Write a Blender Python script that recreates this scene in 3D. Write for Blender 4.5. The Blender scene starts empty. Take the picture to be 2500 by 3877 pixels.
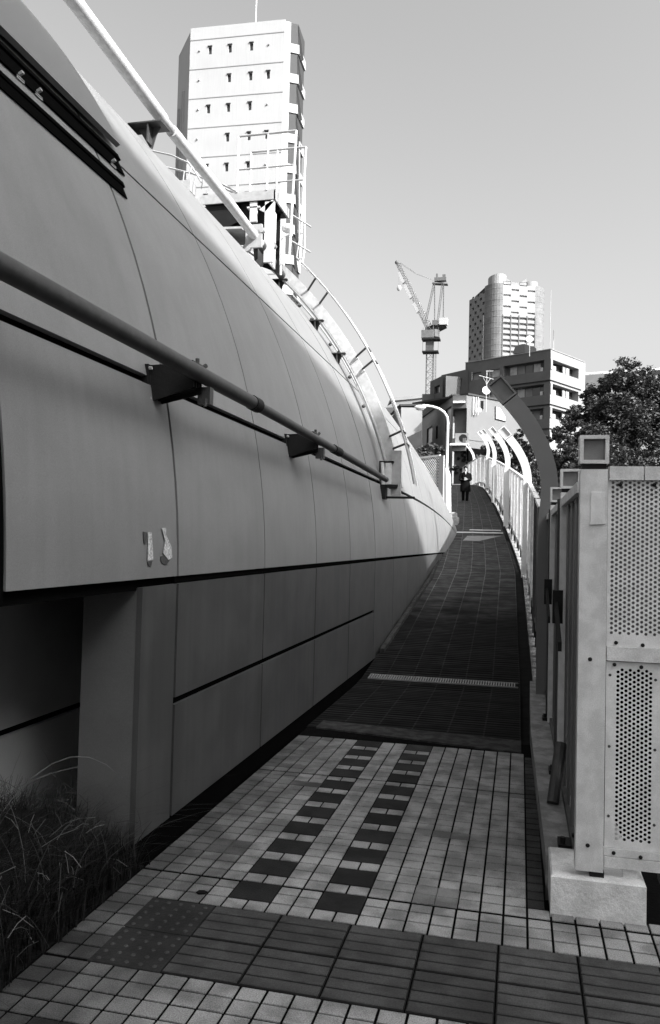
import bpy, math, random
from math import sin, cos, tan, radians as R_, pi, sqrt, asin, acos, atan2
from mathutils import Vector as V, Matrix
random.seed(7)
S = bpy.context.scene
# ---------------------------------------------------------------- camera
F = 3015.0; YAW = R_(13.5); PIT = R_(2.03); ROL = R_(1.4); H = 1.59
fw = V((-sin(YAW)*cos(PIT), cos(YAW)*cos(PIT), sin(PIT)))
r0 = V((cos(YAW), sin(YAW), 0)); u0 = r0.cross(fw)
rt = r0*cos(ROL) + u0*sin(ROL); up = -r0*sin(ROL) + u0*cos(ROL)
CAM = V((0, 0, H))
cd = bpy.data.cameras.new('camera'); cam = bpy.data.objects.new('camera', cd); S.collection.objects.link(cam)
cd.sensor_fit = 'VERTICAL'; cd.sensor_height = 36; cd.sensor_width = 23.2
cd.lens = 36*F/3877; cd.clip_start = 0.05; cd.clip_end = 6000
M = Matrix((rt, up, -fw)).transposed().to_4x4(); M.translation = CAM
cam.matrix_world = M; S.camera = cam
# ---------------------------------------------------------------- sky, sun, exposure
EL = R_(36); sx, sy = 0.891, -0.455
W = bpy.data.worlds.new('World'); S.world = W; W.use_nodes = True
nt = W.node_tree; nt.nodes.clear()
sk = nt.nodes.new('ShaderNodeTexSky'); sk.sky_type = 'NISHITA'; sk.sun_disc = False
sk.sun_elevation = EL; sk.sun_rotation = atan2(sx, sy); sk.air_density = 1.0; sk.dust_density = 6.5; sk.ozone_density = 1
bw = nt.nodes.new('ShaderNodeRGBToBW'); bg = nt.nodes.new('ShaderNodeBackground'); wo = nt.nodes.new('ShaderNodeOutputWorld')
bg.inputs[1].default_value = 0.15
nt.links.new(sk.outputs[0], bw.inputs[0]); nt.links.new(bw.outputs[0], bg.inputs[0]); nt.links.new(bg.outputs[0], wo.inputs[0])
sl = bpy.data.lights.new('sun', 'SUN'); sl.energy = 4.0; sl.angle = R_(0.5); sl.color = (1, 1, 1)
so = bpy.data.objects.new('sun', sl); S.collection.objects.link(so)
SD = V((sx*cos(EL), sy*cos(EL), sin(EL)))
so.rotation_euler = SD.to_track_quat('Z', 'Y').to_euler(); so.location = SD*60
S.view_settings.view_transform = 'Standard'; S.view_settings.look = 'None'
S.view_settings.exposure = 1.35; S.view_settings.gamma = 1.0
S.view_settings.use_curve_mapping = False
# ---------------------------------------------------------------- helpers
def at(x, y, d):
    """point at distance d in front of the camera on the sight line of the 1540-wide photograph's pixel (x,y)"""
    k = 2500/1540
    return CAM + (fw + rt*((x*k-1250)/F) - up*((y*k-1938.5)/F))*d

def obj_link(o): S.collection.objects.link(o); return o
MATS = {}
def mat(name, g, rough=0.6, var=0.08, scale=3.0, fine=0.0, bump=0.0, bscale=60, spec=0.4, metal=0.0, grime=0.0, transl=0.0, attr=False, streak=0.0):
    if name in MATS: return MATS[name]
    m = bpy.data.materials.new(name); m.use_nodes = True; n = m.node_tree; n.nodes.clear(); L = n.links.new
    out = n.nodes.new('ShaderNodeOutputMaterial'); p = n.nodes.new('ShaderNodeBsdfPrincipled')
    p.inputs['Roughness'].default_value = rough; p.inputs['Metallic'].default_value = metal
    p.inputs['Specular IOR Level'].default_value = spec
    tc = n.nodes.new('ShaderNodeTexCoord')
    def noise(sc, det=4, vec=None):
        t = n.nodes.new('ShaderNodeTexNoise'); t.inputs['Scale'].default_value = sc; t.inputs['Detail'].default_value = det
        L(vec or tc.outputs['Object'], t.inputs['Vector']); return t.outputs['Fac']
    def rng(src, a, b, lo=0.25, hi=0.75):
        r = n.nodes.new('ShaderNodeMapRange'); r.inputs[1].default_value = lo; r.inputs[2].default_value = hi
        r.inputs[3].default_value = a; r.inputs[4].default_value = b; L(src, r.inputs[0]); return r.outputs[0]
    def mul(a, b):
        x = n.nodes.new('ShaderNodeMath'); x.operation = 'MULTIPLY'; L(a, x.inputs[0])
        if isinstance(b, float): x.inputs[1].default_value = b
        else: L(b, x.inputs[1])
        return x.outputs[0]
    v = rng(noise(scale), g*(1-var), g*(1+var))
    if fine: v = mul(v, rng(noise(220, 2), 1-fine, 1+fine))
    if grime: v = mul(v, rng(noise(scale*2.3, 8), 1-grime, 1.0, 0.42, 0.58))
    if streak:
        mp = n.nodes.new('ShaderNodeMapping'); mp.inputs['Scale'].default_value = (14, 14, 0.5); L(tc.outputs['Object'], mp.inputs[0])
        v = mul(v, rng(noise(1.0, 5, mp.outputs[0]), 1-streak, 1.0, 0.3, 0.62))
    if attr:
        a = n.nodes.new('ShaderNodeAttribute'); a.attribute_name = 'tone'; v = mul(v, a.outputs['Fac'])
    cmb = n.nodes.new('ShaderNodeCombineColor')
    for i in range(3): L(v, cmb.inputs[i])
    L(cmb.outputs[0], p.inputs['Base Color'])
    if bump:
        b = n.nodes.new('ShaderNodeBump'); b.inputs['Strength'].default_value = bump; b.inputs['Distance'].default_value = 0.01
        L(noise(bscale, 5), b.inputs['Height']); L(b.outputs[0], p.inputs['Normal'])
    sh = p.outputs[0]
    if transl:
        t = n.nodes.new('ShaderNodeBsdfTranslucent'); L(cmb.outputs[0], t.inputs[0])
        mx = n.nodes.new('ShaderNodeMixShader'); mx.inputs[0].default_value = transl
        L(p.outputs[0], mx.inputs[1]); L(t.outputs[0], mx.inputs[2]); sh = mx.outputs[0]
    L(sh, out.inputs[0]); MATS[name] = m; return m

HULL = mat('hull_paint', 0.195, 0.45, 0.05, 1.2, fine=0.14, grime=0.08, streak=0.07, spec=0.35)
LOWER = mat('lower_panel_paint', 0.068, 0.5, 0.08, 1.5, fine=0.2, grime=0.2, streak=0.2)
DARK = mat('dark_steel', 0.014, 0.6, 0.25, 8, bump=0.2, spec=0.12)
BLACK = mat('joint_shadow', 0.004, 0.9, 0.1, spec=0.0)
STEEL = mat('galvanised_steel', 0.34, 0.5, 0.15, 14, fine=0.12, bump=0.08)
PIPE = mat('pipe_paint', 0.05, 0.5, 0.15, 10, fine=0.1, grime=0.2)
WPIPE = mat('white_pipe_paint', 0.55, 0.5, 0.08, 8, fine=0.06, grime=0.12)
RAILW = mat('white_rail_paint', 0.75, 0.5, 0.05)
FPOST = mat('fence_post_paint', 0.62, 0.5, 0.07, 5, fine=0.16, grime=0.16, bump=0.06, streak=.1)
FPANEL = mat('fence_panel_paint', 0.66, 0.55, 0.08, 5, fine=0.1, grime=0.12)
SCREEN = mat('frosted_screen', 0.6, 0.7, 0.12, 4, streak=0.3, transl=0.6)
SCREEN_SHADED = mat('shaded_screen_paint', 0.13, 0.6, 0.15, 4, streak=0.4, fine=0.1)  # dark copy of the screen: shade on the near bays put into the colour
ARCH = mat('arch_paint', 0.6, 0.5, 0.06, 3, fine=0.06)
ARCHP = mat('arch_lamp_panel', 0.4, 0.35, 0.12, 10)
ARCH_SHADED = mat('shaded_arch_paint', 0.12, 0.5, 0.06, 3, fine=0.08)  # darker copy of the arch paint: the near arch's shade in the colour
CONC = mat('concrete', 0.34, 0.85, 0.15, 5, fine=0.22, bump=0.5, grime=0.2)
CONCD = mat('stained_concrete', 0.19, 0.9, 0.3, 5, fine=0.25, bump=0.6, grime=0.5)
WHITE = mat('white_render', 0.34, 0.7, 0.04, 0.4, fine=0.03)
MIDW = mat('pale_render', 0.2, 0.8, 0.07, 0.5, fine=0.1)
BRICK = mat('dark_shade_cladding', 0.075, 0.7, 0.14, 0.8, fine=0.15)
LBRICK = mat('mid_tile_cladding', 0.17, 0.7, 0.1, 1.2, fine=0.15)
GLASS = mat('window_glass', 0.05, 0.12, 0.3, 1, spec=0.6)
CURT = mat('curtained_glass', 0.32, 0.3, 0.3, 2, spec=0.5)
ROOFD = mat('dark_roof_trim', 0.03, 0.7)
SOIL = mat('soil', 0.008, 0.95, 0.4, 12, bump=0.8, spec=0.05)
LEAF = mat('leaf', 0.032, 0.5, 0.6, 1.2, spec=0.35, transl=0.15, attr=True)
LEAF2 = mat('hedge_leaf', 0.075, 0.55, 0.5, 3, spec=0.35, transl=0.2, attr=True)
BARK = mat('bark', 0.07, 0.9, 0.3, 10, bump=0.8)
STRAW = mat('dry_stalk', 0.14, 0.8, 0.4, 8, transl=0.2, attr=True)
COAT = mat('black_cloth', 0.006, 0.9, 0.2, 20, spec=0.03)
SKIN = mat('skin', 0.35, 0.5, 0.05, 20)
HAIR = mat('hair', 0.006, 0.6, 0.1, 20, spec=0.05)
GROUT = mat('grout', 0.004, 0.95, 0.3, 20, bump=0.5, spec=0.02)
TILE = mat('paving_tile', 0.27, 0.8, 0.12, 2.5, fine=0.45, bump=0.35, bscale=140, grime=0.4, attr=True, spec=0.15)
TACT = mat('tactile_block', 0.045, 0.75, 0.15, 3, fine=0.3, bump=0.3, grime=0.3, attr=True, spec=0.15)
ASPH = mat('asphalt', 0.045, 0.9, 0.2, 1.5, fine=0.3, bump=0.5)

class MB:
    def __init__(s): s.v = []; s.f = []; s.t = []; s.tone = None
    def add(s, vs, fs, tone=1.0):
        b = len(s.v); s.v += [tuple(x) for x in vs]; s.f += [tuple(b+i for i in f) for f in fs]; s.t += [tone]*len(fs); return s
    def ob(s, o, a, b, c, tone=1.0):
        o, a, b, c = V(o), V(a), V(b), V(c)
        if a.cross(b).dot(c) < 0: a, b = b, a
        return s.add([o, o+a, o+a+b, o+b, o+c, o+a+c, o+a+b+c, o+b+c], [(0,3,2,1),(4,5,6,7),(0,1,5,4),(1,2,6,5),(2,3,7,6),(3,0,4,7)], tone)
    def box(s, x0, x1, y0, y1, z0, z1, tone=1.0):
        return s.ob((x0,y0,z0), (x1-x0,0,0), (0,y1-y0,0), (0,0,z1-z0), tone)
    def bev(s, x0, x1, y0, y1, z0, z1, b=0.004, tone=1.0):
        """box with a chamfered upper edge"""
        vs = [(x0,y0,z0),(x1,y0,z0),(x1,y1,z0),(x0,y1,z0),(x0,y0,z1-b),(x1,y0,z1-b),(x1,y1,z1-b),(x0,y1,z1-b),(x0+b,y0+b,z1),(x1-b,y0+b,z1),(x1-b,y1-b,z1),(x0+b,y1-b,z1)]
        return s.add(vs, [(0,3,2,1),(0,1,5,4),(1,2,6,5),(2,3,7,6),(3,0,4,7),(4,5,9,8),(5,6,10,9),(6,7,11,10),(7,4,8,11),(8,9,10,11)], tone)
    def tube(s, pts, r, n=10, cap=True, tone=1.0):
        pts = [V(p) for p in pts]; rs = r if isinstance(r, (list, tuple)) else [r]*len(pts)
        vs = []; fs = []; ref = None
        for i, p in enumerate(pts):
            d = (pts[min(i+1, len(pts)-1)] - pts[max(i-1, 0)]).normalized()
            if ref is None: ref = d.orthogonal().normalized()
            ref = (ref - d*ref.dot(d)).normalized(); q = d.cross(ref)
            for k in range(n):
                a = 2*pi*k/n; vs.append(p + (ref*cos(a) + q*sin(a))*rs[i])
        for i in range(len(pts)-1):
            for k in range(n):
                k2 = (k+1) % n; fs.append((i*n+k, i*n+k2, (i+1)*n+k2, (i+1)*n+k))
        if cap: fs.append(tuple(range(n))[::-1]); fs.append(tuple((len(pts)-1)*n+k for k in range(n)))
        return s.add(vs, fs, tone)
    def prism(s, poly, a, tone=1.0):
        """extrude a planar polygon by the vector a"""
        a = V(a); n = len(poly); p = [V(q) for q in poly]
        nn = sum(((p[i]-p[0]).cross(p[(i+1) % n]-p[0]) for i in range(1, n-1)), V())
        if nn.dot(a) > 0: p = p[::-1]
        return s.add(p + [q+a for q in p], [tuple(range(n)), tuple(range(2*n-1, n-1, -1))] + [(i, i+n, (i+1) % n+n, (i+1) % n) for i in range(n)], tone)
    def sphere(s, c, r, seg=16, ring=10, sc=(1,1,1), tone=1.0):
        c = V(c); vs = []; fs = []
        for i in range(ring+1):
            for k in range(seg):
                t = pi*i/ring; a = 2*pi*k/seg
                vs.append(c + V((sin(t)*cos(a)*r*sc[0], sin(t)*sin(a)*r*sc[1], cos(t)*r*sc[2])))
        for i in range(ring):
            for k in range(seg):
                k2 = (k+1) % seg; fs.append((i*seg+k, (i+1)*seg+k, (i+1)*seg+k2, i*seg+k2))
        return s.add(vs, fs, tone)
    def build(s, name, m, parent=None, smooth=False, kind=None):
        me = bpy.data.meshes.new(name); off = V((0,0,0))
        if parent is not None:
            q = parent
            while q is not None: off += q.location; q = q.parent
        me.from_pydata([tuple(V(v)-off) for v in s.v], [], s.f); me.materials.append(m)
        if any(t != 1.0 for t in s.t) or 'tone' in [n.attribute_name for n in m.node_tree.nodes if n.type == 'ATTRIBUTE']:
            at_ = me.attributes.new('tone', 'FLOAT', 'FACE'); at_.data.foreach_set('value', s.t)
        if smooth:
            me.polygons.foreach_set('use_smooth', [True]*len(me.polygons))
            try: me.set_sharp_from_angle(angle=R_(40))
            except Exception: pass
        me.update(); o = obj_link(bpy.data.objects.new(name, me))
        if parent is not None: o.parent = parent
        if kind: o['kind'] = kind
        return o
def tag(o, label=None, cat=None, group=None):
    if label: o['label'] = label
    if cat: o['category'] = cat
    if group: o['group'] = group
    return o
def thing(name, loc, label, cat, group=None):
    o = obj_link(bpy.data.objects.new(name, None)); o.location = V(loc); o.empty_display_size = 0.2
    return tag(o, label, cat, group)
def copy_tree(o, parent=None):
    c = o.copy(); S.collection.objects.link(c)
    if parent is not None: c.parent = parent
    for ch in list(o.children): copy_tree(ch, c)
    return c
def lerp(tab, y):
    if y <= tab[0][0]: return tab[0][1]
    for (a, p), (b, q) in zip(tab, tab[1:]):
        if y <= b: return p + (q-p)*(y-a)/(b-a)
    return tab[-1][1]
def facade(mb, o, u, n, w, h, ops, dep):
    """wall sheet at o spanning u*w by z*h with recessed openings (x0,x1,z0,z1), reveals dep deep along -n"""
    o, u, n = V(o), V(u).normalized(), V(n).normalized(); Z = V((0,0,1))
    xs = sorted({0, w} | {a for q in ops for a in q[:2] if 0 < a < w}); zs = sorted({0, h} | {a for q in ops for a in q[2:4] if 0 < a < h})
    fl = u.cross(Z).dot(n) < 0
    def q4(a, b, c, d): mb.add([a, b, c, d], [(3,2,1,0) if fl else (0,1,2,3)])
    for j in range(len(zs)-1):
        i = 0
        while i < len(xs)-1:
            def solid(k): 
                cx = (xs[k]+xs[k+1])/2; cz = (zs[j]+zs[j+1])/2
                return not any(q[0] < cx < q[1] and q[2] < cz < q[3] for q in ops)
            if not solid(i): i += 1; continue
            k = i
            while k < len(xs)-1 and solid(k): k += 1
            q4(o+u*xs[i]+Z*zs[j], o+u*xs[k]+Z*zs[j], o+u*xs[k]+Z*zs[j+1], o+u*xs[i]+Z*zs[j+1]); i = k
    for (a, b, c, d) in [q[:4] for q in ops]:
        P = lambda x, z, e: o+u*x+Z*z-n*(dep*e)
        q4(P(a,c,0), P(b,c,0), P(b,c,1), P(a,c,1)); q4(P(a,d,1), P(b,d,1), P(b,d,0), P(a,d,0))
        q4(P(a,c,1), P(a,d,1), P(a,d,0), P(a,c,0)); q4(P(b,c,0), P(b,d,0), P(b,d,1), P(b,c,1))
# ---------------------------------------------------------------- the walkway's line
FX = [(-3,.3),(9,.27),(17,.15),(20,.0),(26,-.35),(35,-.95),(45,-1.75),(50,-2.2),(60,-4.3),(70,-6.4)]
RX = [(y, x-.27) for y, x in FX]
LX = [(-3,-1.64),(16,-1.66),(18,-1.75),(23.4,-2.1),(30,-2.75),(37,-3.25),(44,-3.9),(50,-4.7),(60,-6.9),(70,-9)]
def PZ(y): return 0 if y < 8.6 else (0.0625/0.6*(y-8.6)**2 if y < 9.2 else (0.0375+.125*(y-9.2) if y < 52 else 5.3875))
# ================================================================ GROUND AND WALKWAY
g = MB(); g.add([(-2500,-2500,-.45),(2500,-2500,-.45),(2500,2500,-.45),(-2500,2500,-.45)], [(0,1,2,3)]); g.build('ground', ASPH, kind='structure')
# bedding under the level paving
b = MB(); b.box(-1.74, .13, 2.0, 6.62, -.44, -.005); b.box(.13, 3.4, 1.2, 3.62, -.44, -.0055); b.box(-3.2, .13, 1.2, 2.0, -.44, -.006)
b.box(-3.2, -1.74, 2.0, 2.70, -.44, -.0065)
b.box(.56, 3.4, 3.63, 9, -.44, -.1)
b.build('paving_bed', GROUT, kind='structure')
# small square tiles, every one laid as its own bevelled piece in the sheet
XP, YP = 0.0993, 0.0912; X0, Y0 = 0.052, 3.577
pt = MB(); rnd = random.Random(3)
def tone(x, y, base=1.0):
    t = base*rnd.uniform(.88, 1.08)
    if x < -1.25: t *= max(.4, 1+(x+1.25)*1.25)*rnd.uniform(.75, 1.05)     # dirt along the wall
    if x < -1.0 and y < 2.9: t *= max(.5, 1+(x+1.0)*.55)*rnd.uniform(.85, 1.0)   # darker towards the near left corner
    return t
nx0, nx1 = -18, 34
for i in range(nx0, nx1):
    x = X0+i*XP
    for j in range(-27, 32):
        y = Y0+j*YP
        if x > .05 and y > 3.6:
            if i == 0 and y < 6.2: pt.bev(x+.004, x+.075, y+.006, y+YP-.006, -.02, -.001, .0015, rnd.uniform(.10, .2))  # edge column laid dark: the shade lying here is in the tile tone
            continue
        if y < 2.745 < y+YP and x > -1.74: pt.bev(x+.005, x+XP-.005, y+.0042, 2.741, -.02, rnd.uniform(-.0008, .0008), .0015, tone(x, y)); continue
        if y+YP > 2.745 and y < 3.30 and x > -1.6: continue      # tactile rows
        if x < -1.74 and (y > 2.62): continue
        if y > 6.30: continue
        col = i+13  # column -1.239 -> 0
        dark = 0
        if y > 3.30:
            for c in (0, 4):
                if col in (c, c+1):
                    if (j % 3) in (1, 2): dark = 1
        if y < 2.6:
            if col in (-3, -2) and -16 <= j <= -14: dark = 1
            if col in (0, 1) and j in (-15, -14, -16, -17): dark = 1
        if dark == 1 and y < 2.6: pt.bev(x+.002, x+XP-.002, y+.002, y+YP-.002, -.02, 0, .003, .10); continue
        if dark == 1: continue
        if (i, j) in [(-5,1),(-4,1),(-5,0),(-4,0),(-5,9),(-4,9)]: pt.bev(x+.001, x+XP-.001, y+.001, y+YP-.001, -.02, 0, .002, .62); continue
        if (i, j) in [(-16,3),(-15,3),(-16,4),(-15,4),(-15,16),(-14,16)]: pt.bev(x+.001, x+XP-.001, y+.001, y+YP-.001, -.02, 0, .002, .3); continue
        gx = .0048; gy = .0055
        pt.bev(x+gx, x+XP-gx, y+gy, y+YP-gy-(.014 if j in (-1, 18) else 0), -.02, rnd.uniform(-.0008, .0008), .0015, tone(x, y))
for c in (0, 4):
    x = X0+(c-13)*XP
    j = -2
    while Y0+j*YP < 6.2:
        y = Y0+j*YP
        if y > 3.3:
            pt.bev(x+.002, x+2*XP-.002, y+.003, y+2*YP-.003, -.02, .0006, .003, rnd.uniform(.06, .085)*(1+max(0, y-5.3)*(1.0 if c == 4 else .15)))
        j += 3
pt.build('paving_tiles', TILE, kind='structure')
# tactile paving: bar blocks and a dotted pair at the left end
tp = MB()
for r, (y0, y1) in enumerate(((2.745, 3.018), (3.022, 3.297))):
    for k in range(-4, 7):
        x0 = .238+(k-1)*.2985-.0; x1 = x0+.2985
        t = rnd.uniform(.85, 1.1)*(1.15 if k > -1 else .95)
        tp.bev(x0+.0025, x1-.0025, y0+.0005, y1-.0005, -.02, .001, .001, t*.22)
        for q in range(4):
            yy = y0+.036+q*.067; tp.bev(x0+.006, x1-.006, yy-.0275, yy+.0275, .001, .006, .003, t*1.2)
    x0 = .238-5*.2985-.2985; t = .5
    tp.bev(x0+.003, x0+.2955, y0+.002, y1-.002, -.02, .001, .002, t)
    for a in range(5):
        for c in range(5):
            cx = x0+.035+a*.057; cy = y0+.03+c*.053
            tp.sphere((cx, cy, .001), .010, 8, 4, (1,1,.45), t*2.1)
tp.build('tactile_paving', TACT, kind='structure')
# stained threshold strip and the ramp
rm = bpy.data.materials.new('ribbed_ramp'); rm.use_nodes = True; n = rm.node_tree; n.nodes.clear(); L = n.links.new
o_ = n.nodes.new('ShaderNodeOutputMaterial'); p_ = n.nodes.new('ShaderNodeBsdfPrincipled'); p_.inputs['Roughness'].default_value = .9; p_.inputs['Specular IOR Level'].default_value = .06; L(p_.outputs[0], o_.inputs[0])
uv = n.nodes.new('ShaderNodeUVMap'); uv.uv_map = 'UVMap'
br = n.nodes.new('ShaderNodeTexBrick'); br.offset = 0; br.squash = 1
br.inputs['Scale'].default_value = 1; br.inputs['Brick Width'].default_value = .3; br.inputs['Row Height'].default_value = .1; br.inputs['Mortar Size'].default_value = .009
br.inputs['Color1'].default_value = (.006,)*3+(1,); br.inputs['Color2'].default_value = (.018,)*3+(1,); br.inputs['Mortar'].default_value = (.036,)*3+(1,); br.inputs['Mortar Smooth'].default_value = .3
L(uv.outputs[0], br.inputs['Vector'])
wv = n.nodes.new('ShaderNodeTexWave'); wv.bands_direction = 'Y'; wv.inputs['Scale'].default_value = 3.6; wv.inputs['Distortion'].default_value = .4; wv.inputs['Detail'].default_value = 2; L(uv.outputs[0], wv.inputs['Vector'])
nz = n.nodes.new('ShaderNodeTexNoise'); nz.inputs['Scale'].default_value = 5; nz.inputs['Detail'].default_value = 8; L(uv.outputs[0], nz.inputs['Vector'])
m1 = n.nodes.new('ShaderNodeMapRange'); m1.inputs[3].default_value = .55; m1.inputs[4].default_value = 1.5; L(wv.outputs['Fac'], m1.inputs[0])
m2 = n.nodes.new('ShaderNodeMapRange'); m2.inputs[1].default_value = .3; m2.inputs[2].default_value = .7; m2.inputs[3].default_value = .6; m2.inputs[4].default_value = 1.4; L(nz.outputs['Fac'], m2.inputs[0])
ma0 = n.nodes.new('ShaderNodeMath'); ma0.operation = 'MULTIPLY'; L(m1.outputs[0], ma0.inputs[0]); L(m2.outputs[0], ma0.inputs[1])
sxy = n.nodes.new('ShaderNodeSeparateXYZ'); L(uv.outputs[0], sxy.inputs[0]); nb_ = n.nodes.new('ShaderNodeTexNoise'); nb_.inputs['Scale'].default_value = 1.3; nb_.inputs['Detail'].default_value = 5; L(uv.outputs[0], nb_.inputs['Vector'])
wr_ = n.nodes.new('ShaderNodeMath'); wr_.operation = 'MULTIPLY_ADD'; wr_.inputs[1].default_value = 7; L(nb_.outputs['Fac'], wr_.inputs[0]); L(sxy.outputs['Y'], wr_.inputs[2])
ramp_tone = n.nodes.new('ShaderNodeMapRange'); ramp_tone.inputs[1].default_value = 15.5; ramp_tone.inputs[2].default_value = 19; ramp_tone.inputs[3].default_value = .5; ramp_tone.inputs[4].default_value = 3.0; L(wr_.outputs[0], ramp_tone.inputs[0])  # ramp colour darker at the near end, paler further up, ragged edge
ma = n.nodes.new('ShaderNodeMath'); ma.operation = 'MULTIPLY'; L(ma0.outputs[0], ma.inputs[0]); L(ramp_tone.outputs[0], ma.inputs[1])
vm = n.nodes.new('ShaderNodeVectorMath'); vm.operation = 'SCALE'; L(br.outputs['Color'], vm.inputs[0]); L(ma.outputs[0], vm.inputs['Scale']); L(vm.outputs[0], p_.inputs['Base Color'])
bp = n.nodes.new('ShaderNodeBump'); bp.inputs['Strength'].default_value = .6; bp.inputs['Distance'].default_value = .006; L(wv.outputs['Fac'], bp.inputs['Height']); L(bp.outputs[0], p_.inputs['Normal'])
def strip(name, m, ys, xl, xr, dz=0, thick=.5, uvs=True):
    mb = MB(); vs = []; fs = []; nn = len(ys)
    for y in ys:
        for x in (xl(y), xr(y)): vs.append((x, y, PZ(y)+dz))
    for y in ys:
        for x in (xl(y), xr(y)): vs.append((x, y, PZ(y)+dz-thick))
    for i in range(nn-1):
        a = 2*i; fs.append((a, a+1, a+3, a+2)); c = 2*nn+a
        fs += [(a, a+2, c+2, c), (a+1, c+1, c+3, a+3)]
    fs += [(0, 2*nn, 2*nn+1, 1)]
    mb.add(vs, fs); o = mb.build(name, m, kind='structure')
    if uvs:
        u_ = o.data.uv_layers.new(name='UVMap')
        for lp in o.data.loops:
            v = o.data.vertices[lp.vertex_index].co; u_.data[lp.index].uv = (v.x-xr(v.y)+3, v.y)
    return o
YS = [6.62+.35*i for i in range(160)]
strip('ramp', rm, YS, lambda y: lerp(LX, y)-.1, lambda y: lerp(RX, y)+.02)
th = MB(); th.prism([(-1.66,6.60,-.1),(.03,6.31,-.1),(.03,6.70,-.1),(-1.66,6.86,-.1)], (0,0,.108)); th.build('threshold_strip', mat('threshold_concrete', .045, .9, .3, 5, fine=.3, grime=.5, spec=.1), kind='structure')
# drains across the ramp
def grate(y, w, zo=.004, m=STEEL, nm='drain_grate', step=.028):
    mb = MB(); x0, x1 = lerp(LX, y)-.02, lerp(RX, y)
    sl = (PZ(y+.1)-PZ(y-.1))/.2
    n_ = int((x1-x0)/step)
    for k in range(n_):
        x = x0+k*step; mb.ob((x, y, PZ(y)+zo), (step*.5, 0, 0), (0, w, sl*w), (0, 0, .012))
    mb.ob((x0, y-.012, PZ(y)+zo), (x1-x0, 0, 0), (0, .012, 0), (0, 0, .014)); mb.ob((x0, y+w, PZ(y)+zo+sl*w), (x1-x0, 0, 0), (0, .012, 0), (0, 0, .014))
    return mb.build(nm, m, kind='structure')
grate(9.02, .17, m=mat('grate_steel', .17, .5, .2, 10))
mb = MB(); y = 24.1
for (a, b_, w) in ((0, 1, .28), (.38, .95, .22)):
    xa = lerp(LX, y); xb = lerp(RX, y); yy = y+(0 if a == 0 else .75)
    mb.ob((xa+(xb-xa)*a, yy, PZ(yy)+.004), ((xb-xa)*(b_-a), -.1, 0), (0, w, w*.125), (0, 0, .01))
mb.build('light_joint_strip', mat('pale_joint', .45, .8, .2, 6), kind='structure')
mb = MB(); yy = 22.2; mb.prism([(-1.55,yy,PZ(yy)+.006),(-1.1,yy,PZ(yy)+.006),(-.55,yy+1.3,PZ(yy+1.3)+.006),(-1.5,yy+1.15,PZ(yy+1.15)+.006)], (0,0,.004)); mb.build('painted_sun_patch', mat('sun_patch_tone', .2, .8, .3, 6), kind='structure')  # pool of sunlight painted on the ramp as a pale patch
# side channels and kerbs
strip('right_gutter', mat('gutter', .012, .95, .4, 8, spec=.05), [2.0+.5*i for i in range(120)], lambda y: lerp(RX, y)+.021 if y > 6.5 else .132, lambda y: lerp(FX, y)+.1, -.09, .3, False)
strip('left_gutter', GROUT, [2.6+.5*i for i in range(42)], lambda y: -1.80, lambda y: lerp(LX, y)-.101 if y > 6.6 else -1.741, -.26, .3, False)
strip('left_kerb', mat('dark_kerb', .04, .9, .3, 5, fine=.3, grime=.5, spec=.1), [10.2+.4*i for i in range(34)], lambda y: lerp(LX, y)-.09, lambda y: lerp(LX, y)-.03, .05, .3, False)
strip('left_terrace', CONCD, [23.6+.6*i for i in range(45)], lambda y: lerp(LX, y)-7, lambda y: lerp(LX, y)-.08, -.06, 6, False)
strip('right_bank', SOIL, [16+1.2*i for i in range(45)], lambda y: lerp(FX, y)+.12, lambda y: lerp(FX, y)+16, -1.1, 6, False)
sl_ = MB(); sl_.box(-2.52, -1.745, -1, 3.6, -.4, -.003); sl_.build('planting_soil', SOIL, kind='structure')
# plinth block under the end post, with the stained kerb running back from it
kt = thing('concrete_footing', (.34, 3.8, 0), 'pale concrete footing block under the nearest box-headed post', 'footing')
k = MB(); k.bev(.15, .54, 3.64, 3.98, -.02, .165, .008); k.build('block', mat('pale_concrete', .6, .85, .12, 5, fine=.2, bump=.5, grime=.15), kt)
k = MB(); k.prism([(.14,3.981,.12),(.36,3.981,.12),(.36,8.9,.13),(.12,8.9,.13),(.10,6.6,.13)], (0,0,-.4)); k.build('kerb', mat('kerb_concrete', .24, .9, .2, 5, fine=.2, bump=.4, grime=.3), kt)
for y in (4.05, 5.35, 6.95):
    k = MB(); k.box(.2, .3, y, y+.12, .122, .15); k.tube([(.22,y+.03,.15),(.22,y+.03,.18)], .014, 6); k.tube([(.28,y+.09,.15),(.28,y+.09,.18)], .014, 6)
    k.build('anchor_plate', DARK, kt)

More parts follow.
